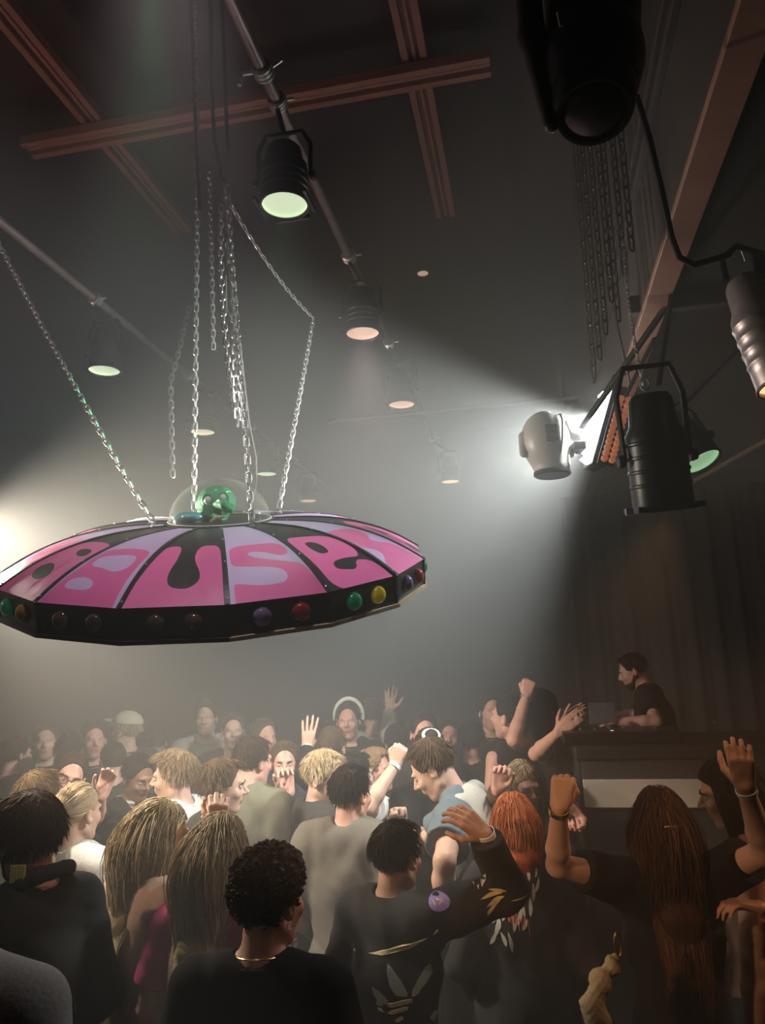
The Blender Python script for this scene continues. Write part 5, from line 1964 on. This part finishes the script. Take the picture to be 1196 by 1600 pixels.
i13 = person('man in an olive shirt with dark hair, turned away behind the wavy-haired man', 396, 1190, 4.3, yaw=28, head=(14, 4, 0), build=1.12,
             top=dict(mat='olive', sleeve='long', loose=.026, name='shirt'), hair=('short', 'darkbrown', 1.0), sk='rosy')
i14 = person('man in a navy jacket staring straight at the camera', 445, 1192, 4.7, yaw=172, head=(0, 2, 0), face=True,
             L=('px', 478, 1262, -1, 452, 1238, -1, 'claw', (447, 1212), 1), top=dict(mat='navy', sleeve='long', name='jacket', collar='strap', loose=.02), hair=('short', 'brown', 1.1), sk='rosy')
i15 = person('person in black with open hand raised and a white cuff, behind the bleached-haired man', 518, 1168, 4.9, yaw=10,
             L=('px', 478, 1215, -1, 480, 1170, 1, 'open', (484, 1132), -1), top=dict(mat='black', sleeve='long'), hair=('short', 'brown', 1.0))
wristband(i15, 'L', w=.03, f=1.0, name='cuff', r=.034)
i5 = person('smiling woman with spectacles tilting her head, far left', 108, 1214, 4.2, yaw=155, head=(0, 6, -20), sex='f', face='smile',
            L=('px', 150, 1275, -1, 158, 1245, -1, 'relaxed', (166, 1222), 1), top=dict(mat='charcoal', sleeve='short'), hair=('pony', 'darkbrown', .8), extra=spectacles, sk='rosy')
person('short-haired man in a dark vest seen from behind, beside the smiling woman with spectacles', 176, 1190, 5.1, yaw=-25, head=(-10, 4, 0),
       top=dict(mat='charcoal', sleeve='short'), hair=('buzz', 'darkbrown'), sk='rosy')
person('man in a black jacket with head lowered, left of the laughing man', 216, 1214, 4.5, yaw=120, head=(10, 18, 0), face=True,
       R=('px', 178, 1300, -1, 196, 1308, -1, 'relaxed', (215, 1310), 2), top=dict(mat='black', sleeve='long', name='jacket', collar='lightgrey'), hair=('short', 'black', 1.1), sk='brown')
person('person with pale hair under a cream cap, in the haze at left', 197, 1142, 6.0, yaw=-40, head=(-30, -6, 0), top=dict(mat='charcoal', sleeve='long'), hair=('short', 'blond'), extra=ex_cap)
person('person with sandy hair just behind the coated man', 62, 1250, 3.5, yaw=30, sex='f', top=dict(mat='charcoal', sleeve='short'), hair=('short', 'lightbrown', 1.2))
i29 = person('person with hair bun and white scrunchie behind the bending man', 672, 1178, 4.2, yaw=-6, head=(0, 14, 0), sex='f',
             L=('px', 640, 1325, -1, 628, 1296, -1, 'fist', (622, 1265), 1), top=dict(mat='black', sleeve='short'), hair=('bun', 'darkbrown'), extra=ex_scrunchie)
i23 = person('woman in a black vest punching one fist up with a bracelet, right of centre', 797, 1120, 4.9, yaw=-30, head=(-20, -4, 0), sex='f',
             R=('px', 803, 1156, -1, 823, 1088, 1, 'fist', (829, 1055), -1), top=dict(mat='black', sleeve='none'), hair=('bun', 'black'), sk='rosy')
wristband(i23, 'R', 'steel', .014, .96, 'bracelet', r=.03)
i24 = person('person in black clapping both hands in front, left of the booth', 848, 1112, 5.0, yaw=55, sex='f',
             R=('px', 838, 1178, -1, 872, 1146, -1, 'flat', (890, 1130), 0), L=('px', 858, 1150, 1, 880, 1128, 1, 'flat', (895, 1115), 0),
             top=dict(mat='black', sleeve='short'), hair=('long', 'black', .5), sk='rosy')
person('man with curly light hair looking up, between the raised fist and the dark head', 588, 1206, 4.55, yaw=110, head=(10, -10, 0), top=dict(mat='charcoal', sleeve='short'), hair=('curly', 'lightbrown', .9), sk='rosy')
person('pink-faced man facing the camera behind the scrunchie bun', 662, 1146, 5.1, yaw=170, face=True, top=dict(mat='charcoal', sleeve='short'), hair=('short', 'darkbrown'), sk='rosy')
far = [
    (72, 1158, 5.8, 160, 'fair', 'brown', 'charcoal', 'dim figure facing the camera farthest left in the haze', 'short', None),
    (146, 1156, 5.7, 150, 'rosy', 'darkbrown', 'black', 'dim face in the haze right of the far left figure', 'short', None),
    (322, 1122, 6.3, 175, 'fair', 'darkbrown', 'lightgrey', 'hazy tall figure in light jacket behind the laughing man', 'short', None),
    (364, 1142, 5.9, 165, 'fair', 'brown', 'black', 'hazy figure with pale face and dark jacket right of the light-jacketed one', 'short', None),
    (412, 1152, 5.6, 140, 'rosy', 'brown', 'black', 'hazy face peering over the shoulder of the staring man', 'short', None),
    (545, 1126, 5.8, 185, 'rosy', 'darkbrown', 'black', 'far figure wearing a pale headband behind the raised open hand', 'short', 'band'),
    (583, 1116, 6.4, 0, 'fair', 'brown', 'lightgrey', 'far figure in light top with one arm straight up', 'short', 'arm'),
    (704, 1150, 6.0, 190, 'rosy', 'darkbrown', 'charcoal', 'dim far face right of the pink-faced man', 'short', None),
    (768, 1112, 5.9, 175, 'rosy', 'darkbrown', 'black', 'dim far face left of the woman punching up', 'short', None),
    (246, 1160, 6.6, 0, 'rosy', 'black', 'black', 'dark-haired far figure turned away left of the light-jacketed one', 'short', None),
    (110, 1176, 5.2, 0, 'rosy', 'black', 'black', 'dark head turned away above the tilting woman with spectacles', 'short', None),
    (24, 1180, 5.4, 30, 'rosy', 'black', 'black', 'dark-haired far figure cut by the left edge', 'short', None),
    (622, 1160, 5.4, 10, 'rosy', 'black', 'black', 'dark head turned away behind the raised fist with wristband', 'short', None),
    (738, 1158, 5.3, 20, 'rosy', 'black', 'black', 'dark head turned away right of the scrunchie bun', 'short', None),
    (490, 1150, 6.5, 0, 'rosy', 'darkbrown', 'charcoal', 'far figure turned away beside the raised open hand', 'short', None),
]
for x, y, Y, yw, sk_, hc_, cl_, lb, st, sp in far:
    kw = {}
    if sp == 'arm':
        kw['R'] = ('px', 606, 1150, -1, 609, 1112, 1, 'open', (611, 1080), 1)
    i_ = person(lb, x, y, Y, yaw=yw, sk=sk_, top=dict(mat=cl_, sleeve='long'), hair=(st, hc_), extra=ex_headband if sp == 'band' else None, **kw)
    if sp == 'arm':
        wristband(i_, 'R', w=.02, f=.95)

# the man at the decks, on the stage
idj = person('bearded man in a black t-shirt leaning over the decks in the booth', 990, 1048, 4.85, yaw=-66, lean=14, head=(-8, 18, 0), face=True, z0=.75,
             L=('px', 1026, 1128, -1, 962, 1128, -1, 'relaxed', (932, 1138), 2), R=('px', 1000, 1116, 1, 955, 1118, 1, 'relaxed', (938, 1112), 2),
             top=dict(mat='black', sleeve='short', loose=.02), hair=('short', 'black', .9), sk='rosy', extra=beard)

# beige knitted scarf hanging by the long-haired woman
sh = Shape()
pp_ = [at(964, 1496, 2.42), at(955, 1512, 2.40), at(940, 1528, 2.38), at(936, 1548, 2.37), at(928, 1566, 2.36), at(932, 1590, 2.36), at(938, 1625, 2.37), at(945, 1680, 2.38)]
rr_ = (.016, .020, .026, .022, .032, .034, .036, .03)
for k in range(len(pp_) - 1):
    sh.cap(pp_[k], pp_[k + 1], rr_[k], rr_[k + 1], k=.015)
o = sh.build('scarf', CL['beige'], None, .005, noise=lambda X, Y, Z: .005 * np.sin(Z * 70 + X * 60 + np.sin(X * 50)) + .002 * np.sin(Z * 300) * np.sin(X * 300))
tag(o, 'crumpled beige knitted scarf hanging left of the long-haired woman in black', 'scarf')
o = MB().tube([at(966, 1476, 2.40) + np.array([.010 * math.cos(a), 0, .032 * math.sin(a)]) for a in np.linspace(0, 6.283, 18, endpoint=False)], .004, 6, closed=True).build('metal_ring', M['gold'])
tag(o, 'long gold ring holding the beige knitted scarf', 'ring')
